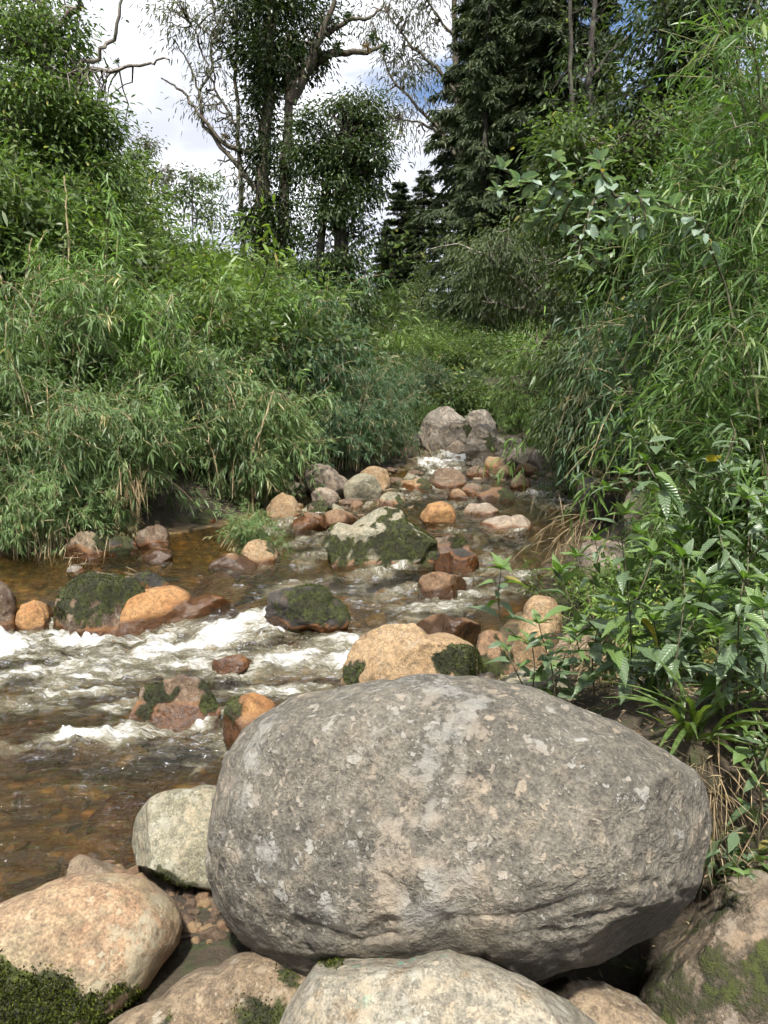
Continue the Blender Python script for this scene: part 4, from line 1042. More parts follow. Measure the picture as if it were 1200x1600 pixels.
# ------------------------------------------------------------------ named clumps on the banks
def clump(pr, label, px, py, y, scale, name='bamboo_clump', cat='bamboo', rz=None, tilt=(0, 0), group='bamboo clumps on the banks', z=None, kids=('foliage', 'culms')):
    q = P(px, py, y)
    zz = gz(q[0], q[1]) if z is None else z
    return plant(name, label, cat, [(kids[0], pr[0], True), (kids[1], pr[1], True)], (q[0], q[1], zz - .05), scale, rz, group, tilt)
LEFT_CLUMPS = [
 (BB[0], 'pale grey green bamboo clump drooping to the water at the left edge', 20, 850, 8.9, 1.05),
 (BB[1], 'pale bamboo clump just right of the leftmost clump over the water', 105, 850, 9.2, .95),
 (BB[2], 'bamboo clump leaning over the brown rocks of the left bank', 185, 830, 9.6, 1.0),
 (BB[0], 'bamboo clump hanging over the dark hollow in the left bank', 262, 780, 11.4, 1.1),
 (BB[1], 'bright bamboo clump above the trailing spray', 350, 790, 11.3, 1.05),
 (BB[2], 'bamboo clump leaning right toward the gravel bar', 400, 790, 11.6, 1.0),
 (BB[1], 'rounded pale bamboo mound above the leftmost clump', 60, 700, 10.6, 1.25),
 (BF[0], 'light green feathery bamboo mound in the middle of the left bank', 190, 660, 11.6, 1.3),
 (BB[0], 'bamboo mound behind the clump over the dark hollow', 310, 690, 12.2, 1.35),
 (BD[0], 'dark bamboo wall behind the log shaped boulder', 455, 740, 14.6, 1.2),
 (BD[1], 'dark bamboo clump above the gravel bar', 505, 720, 16.2, 1.2),
 (BD[0], 'blue green bamboo clump drooping left of the upper channel', 555, 715, 17.6, 1.15),
 (BD[1], 'blue green bamboo clump nearest the far boulders', 590, 705, 18.8, .95),
 (BF[1], 'feathery bamboo on the left slope below the vine covered trunk', 400, 620, 14.5, 1.5),
 (BD[1], 'tall bamboo at the foot of the ivy covered tree', 495, 600, 18.0, 1.4),
 (BF[1], 'light green bamboo clump low on the left bank above the dark hollow', 240, 740, 10.9, .95),
 (BF[0], 'light green bamboo plume at the left edge above the leftmost clump', 10, 640, 10.2, .9),
 (BF[0], 'yellow green bamboo among the bare canes at the left', 80, 560, 13.5, 1.35),
]
for c in LEFT_CLUMPS: clump(*c)
LEFT_BUSH = [
 (BUSH[1], 'leafy fresh green bush on the crest of the left slope', 300, 430, 15.5, 1.9),
 (BUSH[1], 'wide green bush in the middle of the left slope', 250, 520, 13.6, 1.5),
 (BUSH[0], 'dark twiggy bush above the bamboo mound on the left bank', 350, 560, 13.5, 1.6),
 (BUSH[0], 'broad bush right of the dark twiggy bush on the left bank', 430, 560, 14.6, 1.7),
 (BUSH[1], 'bush in front of the vine covered trunk', 400, 470, 17.0, 1.7),
 (BUSH[4], 'pale bush beneath the dense tree at the left edge', 150, 470, 14.8, 1.6),
 (BUSH[1], 'bright shrub at the left edge below the dense tree', 20, 520, 13.0, 1.6),
 (BUSH[4], 'loose shrub between the bare canes and the crest bush', 210, 470, 15.0, 1.7),
 (BUSH[0], 'shrub at the foot of the ivy covered tree', 465, 500, 18.5, 1.8),
]
for c in LEFT_BUSH: clump(*c, name='bush', cat='bush', group='bushes of the left slope', kids=('foliage', 'branches'))
RIGHT_CLUMPS = [
 (BL[0], 'tall long leaved bamboo at the right edge beside the broad leaved plants', 1220, 800, 5.2, 1.0),
 (BL[1], 'long leaved bamboo leaning from the right edge at mid height', 1220, 620, 6.2, .8),
 (BL[1], 'bright long leaved bamboo at the top right corner', 1215, 300, 7.0, 1.1),
 (BL[1], 'yellow green bamboo below the top right corner', 1190, 420, 8.2, 1.0),
 (BD[1], 'dark bamboo above the dark hollow of the right bank', 1060, 560, 8.2, 1.15),
 (BDRY, 'straw coloured drying bamboo beside the dark hollow', 990, 640, 8.6, .6),
 (BL[1], 'long leaved bamboo behind the large pinkish boulder', 1085, 740, 7.4, .5),
 (BD[0], 'olive dark bamboo curtain above the right shore', 950, 690, 12.5, 1.0),
 (BF[1], 'feathery green bamboo drooping to the water on the right shore', 893, 730, 14.4, .8),
 (BF[0], 'bamboo clump right of the slanting far rock', 905, 690, 17.5, .95),
 (BDRY, 'dry grassy bamboo right of the upper channel', 875, 660, 20.5, .8),
 (BF[1], 'fresh bamboo on the right slope above the olive curtain', 960, 540, 12.5, 1.5),
 (BF[0], 'green bamboo spilling over the right bank above the angular boulder', 850, 650, 23, 1.2),
]
for c in RIGHT_CLUMPS: clump(*c)
FAR_BUSH = [
 (HILL[0], 'round green bush at the centre of the far slope', 645, 600, 31, 0.75), (HILL[5], 'dark rounded bush on the far slope left of centre', 655, 560, 36, 0.90), (HILL[3], 'light green bush behind the big grey far boulder', 690, 620, 28.5, 0.60),
 (HILL[1], 'green bush on the far slope above the dark angular boulder', 760, 610, 29, 0.68), (HILL[4], 'feathery bush right of the far boulders', 800, 620, 27, 0.68), (HILL[0], 'pale bush on the far right of the far slope', 850, 590, 27, 0.83),
 (HILL[3], 'yellow green bush left of the far slope bushes', 610, 590, 30, 0.75), (HILL[2], 'dry grey bush beneath the small far conifers', 640, 500, 44, 1.05), (HILL[1], 'dark green bush under the big conifers', 730, 520, 40, 1.05), (HILL[4], 'feathery green bush in the middle of the far slope', 710, 570, 34, 0.83)]
for c in FAR_BUSH: clump(*c, name='bush', cat='bush', group='bushes of the far slope', kids=('foliage', 'branches'))

# trailing spray over the brown boulder, straw at the banks
clump(BB[1], 'trailing bamboo spray touching the water in front of the left bank', 375, 868, 8.55, (.42, .42, .30), z=.33, tilt=(0, .5), rz=.4)
clump(BDRY, 'tuft of dead straw hanging in the left bank bamboo', 200, 800, 9.3, .30, name='dead_straw', cat='straw', tilt=(.3, 0))

for lab, x, y_, yy, sc_ in [('small bamboo on the bank above the far rock pile', 838, 650, 20.2, .7), ('small bamboo behind the far rock pile', 806, 640, 21.6, .7), ('small bamboo right of the far rock pile', 872, 690, 17.6, .55), ('bamboo tuft between the far boulders and the slope', 775, 640, 22.4, .7)]:
    clump(BF[len(lab) % 2], lab, x, y_, yy, sc_)
SKIRT2 = [('bamboo clump on the bare bank behind the gravel bar', 505, 710, 14.0, .8), ('bamboo clump above the tan angular boulder of the gravel bar', 545, 700, 14.9, .8), ('bamboo clump above the right end of the gravel bar', 585, 708, 16.0, .75)]
for lab, x, y_, yy, sc_ in SKIRT2: clump(BD[len(lab) % 2], lab, x, y_, yy, sc_)
SKIRT = ['low bamboo skirt at the left edge of the water', 'low bamboo tuft between the leftmost clump and the tan flat rock', 'low bamboo tuft over the mossy rock of the left bank', 'low bamboo tuft left of the dark hollow', 'low bamboo tuft right of the dark hollow', 'low bamboo tuft behind the trailing spray',
         'low bamboo tuft at the left end of the gravel bar', 'low bamboo tuft behind the log shaped boulder', 'low bamboo tuft above the middle of the gravel bar', 'low bamboo tuft at the right end of the gravel bar']
for lab, (x, y_, yy, sc_) in zip(SKIRT, [(15, 868, 8.5, .6), (75, 862, 8.6, .62), (170, 848, 9.2, .5), (205, 790, 10.9, .4), (385, 800, 11.2, .45), (415, 790, 11.8, .55), (440, 760, 13.2, .55), (490, 735, 15.6, .6), (550, 730, 16.4, .6), (610, 728, 17.2, .55)]):
    clump(BB[len(lab) % 3] if x < 430 else BD[len(lab) % 2], lab, x, y_, yy, sc_)

LOW = [(1010, 1080, 4.3, .42), (1080, 1040, 4.6, .5), (1150, 1060, 4.2, .45), (1190, 980, 4.6, .55), (1040, 960, 5.3, .5), (960, 980, 5.4, .38), (1120, 900, 5.6, .6), (1200, 1090, 3.7, .4), (900, 930, 6.2, .35)]
LOWL = ['low leafy bush behind the tall two shoot plant', 'low leafy bush behind the second tall plant', 'low leafy bush behind the red stemmed plant', 'low leafy bush at the right edge under the bamboo', 'low leafy bush below the large pinkish boulder',
        'low leafy bush beside the rooted brown boulder', 'leafy bush filling the bank right of the large pinkish boulder', 'low leafy bush at the right edge above the strap grass', 'low leafy bush at the foot of the pinkish grey boulder']
for lab, (x, y_, yy, sc_) in zip(LOWL, LOW):
    clump(BUSH[0 if len(lab) % 2 else 1], lab, x, y_, yy, sc_, name='bush', cat='bush', group='low bushes of the right bank', kids=('foliage', 'branches'))

# ------------------------------------------------------------------ trees
def px_tree(name, label, y, trunks, crowns, limbs=(), mat='broad_dark', bark='grey', LL=.13, LW=.05, per=10, rad=.26, seed=0, group=None, hang=-.15, droop=.35, yspread=None, shell=.45, cat='tree', tw=True, wob=.0, cheap=False, dens=1.0):
    """a tree laid out from where its trunk, limbs and leaf masses stand in the photo, at distance y, with real depth"""
    r = np.random.default_rng(seed)
    b = P(*trunks[0][0][:2], y); base = np.array((b[0], b[1], gz(b[0], b[1]) - .2))
    px = lambda x_, y_, yy=y: P(x_, y_, yy) - base
    st, lf, lm = Acc(), Acc(), Acc()
    tp_all = []
    for tr in trunks:
        pts = [px(*q[:2]) for q in tr]
        if pts[0][2] > .1: pts = [np.array((pts[0][0], pts[0][1], 0))] + pts
        t = np.linspace(0, len(pts) - 1, len(pts) * 4); pa = np.array(pts)
        pp = np.stack([np.interp(t, np.arange(len(pts)), pa[:, k]) for k in range(3)], 1) + r.normal(size=(len(t), 3)) * .03
        w0, w1 = tr[0][2] / FPX * y / 2, tr[-1][2] / FPX * y / 2
        st.tube(pp, np.linspace(w0, w1, len(pp)), 8); tp_all.append(pp)
    for lb in limbs:
        off = np.linspace(0, r.uniform(-1.2, 1.2), len(lb))
        pa = np.array([px(q[0], q[1], y + o_) for q, o_ in zip(lb, off)])
        t = np.linspace(0, len(pa) - 1, len(pa) * 4)
        pp = np.stack([np.interp(t, np.arange(len(pa)), pa[:, k]) for k in range(3)], 1)
        pp[1:-1] += r.normal(size=(len(pp) - 2, 3)) * .025
        lm.tube(pp, np.linspace(lb[0][2], lb[-1][2], len(pp)) / FPX * y / 2, 5); tp_all.append(pp)
    wood = np.concatenate(tp_all)
    for cr in crowns:
        cx_, cy_, rx, ry, n = cr[:5]; n = int(n * dens)
        c = px(cx_, cy_); s = y / FPX
        R3 = np.array((rx * s, (rx * .9 if yspread is None else yspread) * s, ry * s))
        nl_ = max(5, n // 9)
        lu = norm(r.normal(size=(nl_, 3))); lc = lu * R3 * (r.uniform(.35, 1.0, nl_) ** .6)[:, None]
        k_ = r.integers(0, nl_, n)
        off = r.normal(size=(n, 3)) * R3 * .17 * r.uniform(.6, 1.5, nl_)[k_][:, None] * np.array((1.15, 1.15, .75))
        q = c + lc[k_] + off; u = norm(lc[k_] + off * 1.5)
        tips = [(q[i], norm(u[i] + np.array((0, 0, -.1)))) for i in range(n)]
        leaf_clusters(lf, r, tips, per, rad, LL, LW, droop, hang=hang, cheap=cheap)
        if tw:
            for i in range(0, n, 7 if mat == 'twiggy' else 3):
                k = np.argmin(((wood - q[i]) ** 2).sum(1) + r.random(len(wood)) * .6)
                a = wood[k]; m_ = (a + q[i]) / 2 + r.normal(size=3) * .12 + np.array((0, 0, .1))
                lm.tube([a, (a + m_) / 2 + r.normal(size=3) * .05, m_, (m_ + q[i]) / 2 + r.normal(size=3) * .05, q[i]], np.linspace(.03, .006, 5) * y / 20, 3)
    parts = [('trunk', st.mesh('trunk', BK[bark]), False)]
    if lm.V: parts.append(('limbs', lm.mesh('limbs', BK[bark]), False))
    parts.append(('crown', lf.mesh('crown', LM[mat]), True))
    return plant(name, label, cat, parts, base, 1., 0., group)

px_tree('leafy_tree', 'dense leafy tree with pale bare limbs at the top left', 14.5, [[(60, 430, 26), (70, 250, 20), (75, 80, 16), (60, -60, 10)]],
        [(55, 210, 110, 100, 190), (125, 225, 52, 68, 100), (80, 330, 110, 60, 90), (25, 120, 80, 80, 110), (30, 300, 90, 90, 120), (40, 15, 75, 55, 60), (150, 285, 40, 42, 50), (110, 60, 40, 30, 22)],
        [[(100, 120, 8), (150, 88, 7), (183, 52, 6), (192, -20, 4)], [(110, 118, 7), (185, 106, 5), (225, 101, 4), (264, 93, 2.5)], [(80, 50, 12), (115, 18, 10), (140, -20, 8)]],
        mat='broad', bark='grey', LL=.12, LW=.038, per=20, rad=.24, seed=51, dens=2.3)
px_tree('vine_covered_tree', 'tall vine draped tree with spreading bare branches left of centre', 26.0,
        [[(405, 440, 30), (408, 320, 24), (416, 200, 20), (420, 100, 16), (424, -60, 10)], [(440, 430, 20), (446, 260, 18), (452, 170, 19), (446, 60, 10)]],
        [(400, 40, 46, 60, 75), (460, 45, 55, 65, 110), (430, 95, 55, 35, 70), (408, 200, 20, 90, 40), (404, 300, 24, 60, 40), (430, -30, 70, 50, 60), (452, 235, 18, 60, 40), (446, 330, 22, 60, 44), (418, 150, 20, 60, 36), (405, 380, 30, 50, 40)],
        [[(452, 160, 22), (480, 108, 14), (505, 50, 9), (530, -20, 5)], [(460, 135, 18), (495, 95, 12), (530, 80, 10), (570, 82, 7), (602, 72, 4)], [(510, 55, 8), (545, 30, 7), (575, 30, 5), (598, 12, 3)],
         [(402, 300, 8), (350, 232, 8), (318, 195, 7), (310, 150, 5), (330, 110, 4), (332, 60, 4), (290, 20, 2)], [(398, 240, 9), (352, 228, 8), (312, 180, 6), (282, 140, 4), (252, 122, 2)], [(316, 160, 4), (300, 110, 3), (270, 60, 2)], [(420, 330, 5), (370, 250, 4), (340, 250, 2)]],
        mat='broad_dark', bark='bark', LL=.15, LW=.055, per=20, rad=.30, seed=52, dens=2.2)
px_tree('ivy_covered_tree', 'dark ivy covered round tree in front of the bright sky', 23.0, [[(535, 470, 30), (532, 340, 26), (542, 220, 16)], [(500, 460, 16), (505, 330, 12), (520, 230, 8)]],
        [(556, 165, 30, 28, 40), (530, 198, 48, 40, 70), (578, 225, 32, 45, 55), (500, 245, 32, 45, 50), (548, 270, 52, 42, 80), (518, 330, 42, 42, 55), (566, 330, 26, 50, 36), (512, 395, 38, 50, 55), (545, 450, 45, 55, 70), (478, 225, 22, 40, 22), (594, 285, 14, 40, 14)],
        mat='broad_dark', bark='dark', LL=.12, LW=.05, per=22, rad=.2, seed=53, dens=1.9, hang=-.35)
px_tree('gum_tree', 'sparse grey gum tree with fine foliage beside the dark conifers', 43.0, [[(735, 440, 16), (722, 250, 12), (712, 80, 9), (705, -60, 6)]],
        [(640, 60, 50, 60, 46), (625, 140, 45, 70, 50), (640, 200, 40, 45, 26), (660, 0, 55, 40, 40), (600, 20, 40, 40, 24)],
        [[(722, 260, 7), (690, 205, 6), (650, 165, 4), (610, 120, 3), (588, 60, 2)], [(716, 150, 7), (680, 105, 5), (640, 70, 3), (605, 20, 2)], [(700, 215, 5), (655, 190, 4), (615, 185, 2)], [(712, 60, 5), (680, 20, 4), (650, -30, 2)]],
        mat='gum', bark='bark', LL=.3, LW=.06, per=14, rad=.6, seed=54, dens=1.4, hang=-.7, droop=.2)
px_tree('gum_tree', 'thin grey gum tree seen through the gap left of the vine draped tree', 26.0, [[(385, 420, 10), (375, 300, 8), (368, 150, 6), (372, -40, 4)]],
        [(320, 70, 50, 65, 45), (300, 20, 45, 40, 32), (350, 30, 35, 50, 26), (330, 150, 40, 50, 22), (365, 240, 34, 60, 26), (300, 160, 18, 40, 8), (265, 25, 22, 30, 10)],
        [[(372, 200, 4), (340, 150, 3), (320, 90, 3), (295, 30, 2)], [(370, 120, 4), (345, 60, 3), (330, 0, 2)]],
        mat='gum', bark='bark', LL=.2, LW=.04, per=11, rad=.36, seed=55, dens=1.05, hang=-.7, droop=.2)
px_tree('leafy_tree', 'dark leafy tree at the top right behind the bright bamboo', 15.0, [[(1050, 330, 24), (1045, 120, 18), (1040, -60, 12)]],
        [(1050, 60, 80, 90, 120), (1000, 180, 70, 70, 90), (960, 230, 50, 50, 50), (1090, 150, 70, 80, 80), (1120, 20, 90, 60, 70)], mat='broad_dark', bark='dark', LL=.15, LW=.05, per=15, rad=.28, seed=56, dens=1.8)
px_tree('thin_tree', 'thin dark tree with open branches against the blue sky', 24.0, [[(930, 360, 14), (922, 200, 12), (925, 60, 10), (935, -60, 6)], [(900, 360, 10), (893, 150, 9), (890, -60, 5)]],
        [(945, 110, 50, 40, 14), (960, 20, 50, 40, 16), (900, 60, 36, 60, 16), (930, 230, 60, 60, 50)], [[(925, 120, 6), (960, 75, 5), (985, 55, 3)], [(923, 170, 6), (960, 150, 4), (990, 140, 2)]], mat='broad_dark', bark='dark', LL=.2, LW=.06, per=10, rad=.34, seed=57)
px_tree('leafy_shrub', 'tall dark leafy shrub above the blue green leafy branch', 12.0, [[(1010, 640, 10), (980, 450, 8), (950, 250, 5)], [(1040, 640, 9), (1000, 400, 6)]],
        [(930, 230, 75, 55, 70), (1000, 320, 90, 75, 120), (905, 320, 60, 50, 60), (970, 420, 80, 60, 90), (1050, 220, 60, 60, 60), (900, 260, 50, 40, 40)], mat='broad', bark='bark', LL=.11, LW=.045, per=15, rad=.20, seed=71, dens=1.8, cat='shrub', group='tall shrubs of the right slope')
px_tree('leafy_shrub', 'dark glossy shrub mass behind the right edge bamboo', 9.5, [[(1150, 660, 9), (1130, 450, 7), (1120, 250, 4)], [(1190, 660, 8), (1180, 400, 5)]],
        [(1120, 300, 90, 80, 70), (1090, 430, 80, 70, 70), (1080, 560, 80, 60, 60), (1170, 480, 80, 90, 60), (1170, 200, 70, 70, 40), (1030, 500, 50, 50, 30)], mat='broad_dark', bark='dark', LL=.11, LW=.04, per=15, rad=.2, seed=75, dens=1.5, cat='shrub', group='tall shrubs of the right slope')
px_tree('twiggy_shrub', 'grey twiggy shrub hanging below the blue green leafy branch', 15.0, [[(900, 640, 9), (870, 500, 7), (820, 400, 4)], [(920, 640, 8), (900, 480, 5)]],
        [(790, 395, 75, 62, 60), (860, 420, 85, 70, 80), (830, 480, 85, 45, 60), (760, 440, 40, 45, 26), (910, 480, 60, 60, 50)], [[(870, 500, 6), (810, 440, 4), (770, 400, 2)], [(880, 520, 6), (850, 420, 4), (840, 360, 2)], [(870, 500, 5), (800, 480, 3), (750, 470, 2)]],
        mat='twiggy', bark='twig', LL=.11, LW=.024, per=26, rad=.26, seed=72, hang=-.6, dens=1.7, cat='shrub', group='tall shrubs of the right slope')
px_tree('twiggy_shrub', 'olive brown shrub curtain above the dark gap of the right shore', 11.5, [[(935, 760, 7), (930, 640, 5), (915, 540, 3)]],
        [(905, 600, 50, 70, 60), (930, 680, 55, 50, 50), (950, 560, 60, 60, 60), (880, 660, 30, 50, 26)], mat='twiggy', bark='twig', LL=.12, LW=.022, per=24, rad=.22, seed=73, hang=-.7, dens=1.6, cat='shrub', group='tall shrubs of the right slope')
px_tree('leafy_shrub', 'fresh green shrub mound right of the far boulders', 18.0, [[(880, 700, 8), (860, 600, 5), (840, 540, 3)]],
        [(845, 555, 65, 50, 60), (880, 610, 60, 60, 60), (820, 600, 45, 35, 36), (900, 520, 60, 50, 50)], mat='hill', bark='bark', LL=.13, LW=.035, per=14, rad=.24, seed=74, dens=1.6, cat='shrub', group='tall shrubs of the right slope')
CON = [proto_conifer(400), proto_conifer(401, R=2.8, per=6), proto_conifer(402, R=3.6, bare=.2)]
def conifer(k, label, px, pyb, y, top, wid=1.0, tilt=0.0):
    q = P(px, pyb, y); z0 = gz(q[0], q[1]) - .3
    s = (P(px, top, y)[2] - z0) / 24.
    me = CON[k]
    plant('conifer', label, 'conifer', [('trunk', me[1], False), ('boughs', me[2], True), ('crown', me[0], True)], (q[0], q[1], z0), (s * wid, s * wid, s), None, 'tall dark conifers', (0, tilt))
conifer(0, 'tall dark conifer at the left edge of the conifer stand', 744, 470, 38, -260, .85)
conifer(1, 'tall dark conifer with a leaning trunk in the middle of the stand', 792, 450, 36, -320, .92, -.05)
conifer(2, 'tall dark conifer on the right side of the stand', 862, 430, 34, -300, .9)
conifer(1, 'slim conifer between the left edge and the leaning one', 756, 455, 34, -160, .75)
conifer(2, 'slim conifer right of the leaning trunk', 826, 440, 39, -240, .8)
conifer(0, 'conifer behind the open thin tree', 930, 400, 44, -120, .9)
conifer(2, 'conifer filling the gap behind the middle of the stand', 760, 460, 48, -200, 1.0)
conifer(1, 'conifer behind the top right bamboo', 1080, 300, 24, -350, 1.)
conifer(0, 'small far conifer at the left of the distant pair', 626, 430, 66, 280, 1.9)
conifer(1, 'small far conifer touching the big conifers', 662, 430, 60, 262, 1.8)
conifer(2, 'far conifer tip between the ivy tree and the distant pair', 604, 440, 72, 352, 1.8)
for i, (x, t, yy) in enumerate([(226, 216, 60), (262, 258, 64), (300, 268, 60), (330, 276, 66), (205, 235, 58)]):
    px_tree('distant_tree', ['thin flat topped tree on the left skyline', 'slender tree right of the flat topped skyline tree', 'low tree on the left skyline below the gum tree', 'low rounded tree on the skyline near the vine draped tree', 'tree on the skyline touching the dense leafy tree'][i],
            yy, [[(x, 330, 2.5), (x + 2, t + 12, 1.2)]], [(x, t + 12, 15, 8, 16), (x - 4, t + 34, 16, 16, 14), (x + 5, t + 58, 18, 16, 16)], mat='gum' if i < 2 else 'broad', LL=.3, LW=.12, per=20, rad=.5, seed=60 + i, group='trees on the left skyline')

# bare straw coloured canes standing in the left slope
for i, c in enumerate([[(100, 275), (106, 340), (107, 420), (114, 505)], [(0, 430), (16, 490), (20, 560), (30, 600)], [(50, 372), (42, 425), (33, 470), (30, 505)], [(55, 400), (54, 440), (50, 490)],
                       [(166, 400), (164, 440), (168, 500)], [(146, 445), (132, 480), (118, 520)], [(72, 358), (55, 392), (44, 420)], [(428, 610), (412, 660), (392, 712)], [(610, 700), (618, 640), (640, 560)]]):
    yy = [11.4, 10.4, 11.2, 11.6, 11.5, 11.2, 11.4, 10.9, 10][i] if i < 8 else 15.5
    if i == 8: continue
    a = Acc(); pts = np.array([P(x, y_, yy) for x, y_ in c]); b0 = pts[-1].copy()
    t = np.linspace(0, len(pts) - 1, 14); pp = np.stack([np.interp(t, np.arange(len(pts)), pts[:, k]) for k in range(3)], 1) - b0
    pp += np.random.default_rng(i).normal(size=pp.shape) * .008
    a.tube(np.concatenate([pp, [pp[-1] - np.array((0, -.1, .9))]]), np.linspace(.010, .017, 15), 6)
    e = empty('bare_cane', b0)
    tag(e, ['tallest straw coloured cane rising from the left slope', 'bent straw cane at the left edge', 'kinked straw cane second from the left edge', 'short straw cane beside the kinked cane', 'straw cane right of the tallest cane',
            'slanting straw cane right of the tallest cane', 'leaning straw cane tip above the kinked cane', 'pale bent stick leaning over the bamboo above the gravel bar'][i], 'cane', 'bare canes of the left slope')
    obj('stalk', a.mesh('stalk', BK['cane']), parent=e)
    if i < 7:
        lf = Acc(); r = np.random.default_rng(70 + i)
        for k in range(2, 13, 2):
            n = 16; lf.leaves(np.repeat(pp[k][None], n, 0), norm(r.normal(size=(n, 3)) + np.array((0, 0, .5))), r.uniform(.08, .18, n), .014, r.uniform(.3, .9, n), r, .3)
        tag(obj('leaf_whorls', lf.mesh('leaf_whorls', LM['bamboo_fresh']), parent=e), kind='stuff')

# rounded shrubs and small trees stepping up the far slope
FARS = [('round dark green shrub tree in the middle of the far slope', 650, 525, 32, 30, 42, 'broad', 33), ('bushy tree left of the round dark shrub on the far slope', 612, 500, 30, 28, 40, 'broad', 36), ('leaning dark tree right of the round shrub on the far slope', 693, 500, 38, 24, 44, 'broad_dark', 37),
        ('wide green shrub low on the far slope behind the big grey boulder', 690, 600, 30, 42, 28, 'broad', 26), ('green shrub mound right of centre on the far slope', 745, 560, 32, 40, 32, 'bamboo_dark', 30), ('small dark shrub at the left foot of the far slope', 640, 600, 27, 26, 28, 'broad_dark', 27),
        ('pale green shrub mound above the far rock pile', 800, 585, 30, 40, 34, 'hill', 27), ('dark shrub under the conifers on the far slope', 740, 470, 42, 40, 36, 'broad_dark', 41), ('grey green shrub tree beneath the small far conifers', 660, 445, 44, 36, 30, 'twiggy', 46), ('dark green shrub in the fold of the far slope', 715, 540, 24, 22, 30, 'broad_dark', 34),
        ('leafy shrub between the two big far boulders', 728, 622, 26, 30, 22, 'broad', 23), ('round light green shrub on the far slope above the big boulders', 715, 575, 30, 30, 30, 'broad_fresh', 27), ('rounded green shrub left of the light one on the far slope', 672, 575, 30, 26, 34, 'broad', 28)]
for i, (lab, x, y_, n_, rx, ry, mt, yy) in enumerate(FARS):
    px_tree('far_shrub', lab, float(yy), [[(x, y_ + ry + 14, 4), (x + 2, y_, 2)]], [(x, y_, rx, ry, n_), (x - rx * .4, y_ + ry * .5, rx * .6, ry * .5, n_ // 2), (x + rx * .4, y_ + ry * .4, rx * .6, ry * .5, n_ // 2)],
            mat=mt, bark='bark', LL=.17, LW=.06, per=20, rad=.32, seed=90 + i, dens=1.6, cat='shrub', group='shrubs of the far slope', tw=False)

# ------------------------------------------------------------------ broad leaved plants in the right foreground: every leaf its own piece
def plant_leaf_material(name, c1, c2, under, rough, trans=.22):
    m, t = new_mat(name)
    orr = t.n('ShaderNodeObjectInfo').outputs['Random']
    oc = t.n('ShaderNodeTexCoord').outputs['Object']
    sp = t.n('ShaderNodeSeparateXYZ', Vector=oc)
    ax = t.m('ABSOLUTE', sp.outputs['Y'])
    vein = t.sstep(ax, .035, .012)
    wv = t.n('ShaderNodeTexWave', {'bands_direction': 'X'}, Vector=t.n('ShaderNodeCombineXYZ', X=t.m('SUBTRACT', sp.outputs['X'], t.m('MULTIPLY', ax, .9)), Y=0., Z=0.).outputs[0], Scale=3.2, Distortion=.4, Detail=1.)
    side = t.m('MULTIPLY', t.sstep(wv.outputs['Fac'], .82, 1.), .35)
    col = t.mix(orr, c1, c2)
    col = t.mix(t.m('MULTIPLY', t.sstep(t.noise(oc, 9, 4), .55, .7), .35), col, (c1[0] * .6, c1[1] * .6, c1[2] * .5))
    col = t.mix(t.m('MAXIMUM', t.m('MULTIPLY', vein, .7), side), col, (c2[0] * 1.6, c2[1] * 1.45, c2[2] * 1.5))
    bf = t.n('ShaderNodeNewGeometry').outputs['Backfacing']
    col = t.mix(bf, col, under)
    bump = t.n('ShaderNodeBump', Strength=.35, Distance=.02, Height=t.m('ADD', wv.outputs['Fac'], t.m('MULTIPLY', vein, -1.5)))
    bs = t.n('ShaderNodeBsdfPrincipled', Base_Color=col, Roughness=rough, Normal=bump.outputs[0])
    tr = t.n('ShaderNodeBsdfTranslucent', Color=t.mix(1., col, (1.3, 1.35, .5), 'MULTIPLY'))
    mx = t.n('ShaderNodeMixShader', Fac=trans)
    t.t.links.new(bs.outputs[0], mx.inputs[1]); t.t.links.new(tr.outputs[0], mx.inputs[2])
    t.out(mx.outputs[0])
    return m
PL = {'old': plant_leaf_material('glossy_shrub_leaf', (.040, .080, .030), (.080, .140, .052), (.10, .15, .075), .34),
      'young': plant_leaf_material('young_shrub_leaf', (.075, .15, .035), (.13, .24, .05), (.14, .22, .07), .40, .35),
      'blue': plant_leaf_material('blue_green_leaf', (.14, .25, .175), (.27, .38, .30), (.20, .27, .20), .36),
      'yellow': plant_leaf_material('yellowing_leaf', (.20, .19, .03), (.34, .27, .05), (.25, .22, .06), .5, .35),
      'grass': plant_leaf_material('strap_leaf', (.050, .095, .022), (.10, .165, .035), (.09, .14, .04), .38, .3)}
def leaf_mesh(name, mat, wid, curl, fold, seed, prof):
    """unit long leaf along +X with a folded midrib, an arched blade and a wavy, lightly toothed edge"""
    r = np.random.default_rng(seed)
    t = np.linspace(0, 1, 9); V, Q = [], []
    pw = np.interp(t, np.linspace(0, 1, len(prof)), prof) * wid * .5
    wav = r.normal(size=(2, 9)) * .015
    for i, u in enumerate(t):
        z = -curl * u * u + .12 * curl * u
        tooth = 1 + .06 * (-1) ** i
        for s in (-1, 0, 1):
            V.append((u, s * pw[i] * (tooth if s else 1), z + (abs(s) * fold * pw[i] + wav[(s + 1) // 2, i] * (s != 0)) * (0 < i < 8)))
    for i in range(8):
        for j in range(2):
            a = i * 3 + j; Q.append((a, a + 1, a + 4, a + 3))
    return mesh(name, np.array(V), quads=np.array(Q), attrs={'rnd': np.full(len(V), .5)}, mats=[mat])
PRO = (.02, .55, .95, 1.0, .9, .72, .48, .24, .0)
LEAF = {k: [leaf_mesh('leaf', PL[k], wd, cu, fo, s, PRO) for s, (wd, cu, fo) in enumerate(((.42, .22, .35), (.36, .38, .45), (.46, .10, .25), (.38, .55, .5)))] for k in ('old', 'young', 'yellow')}
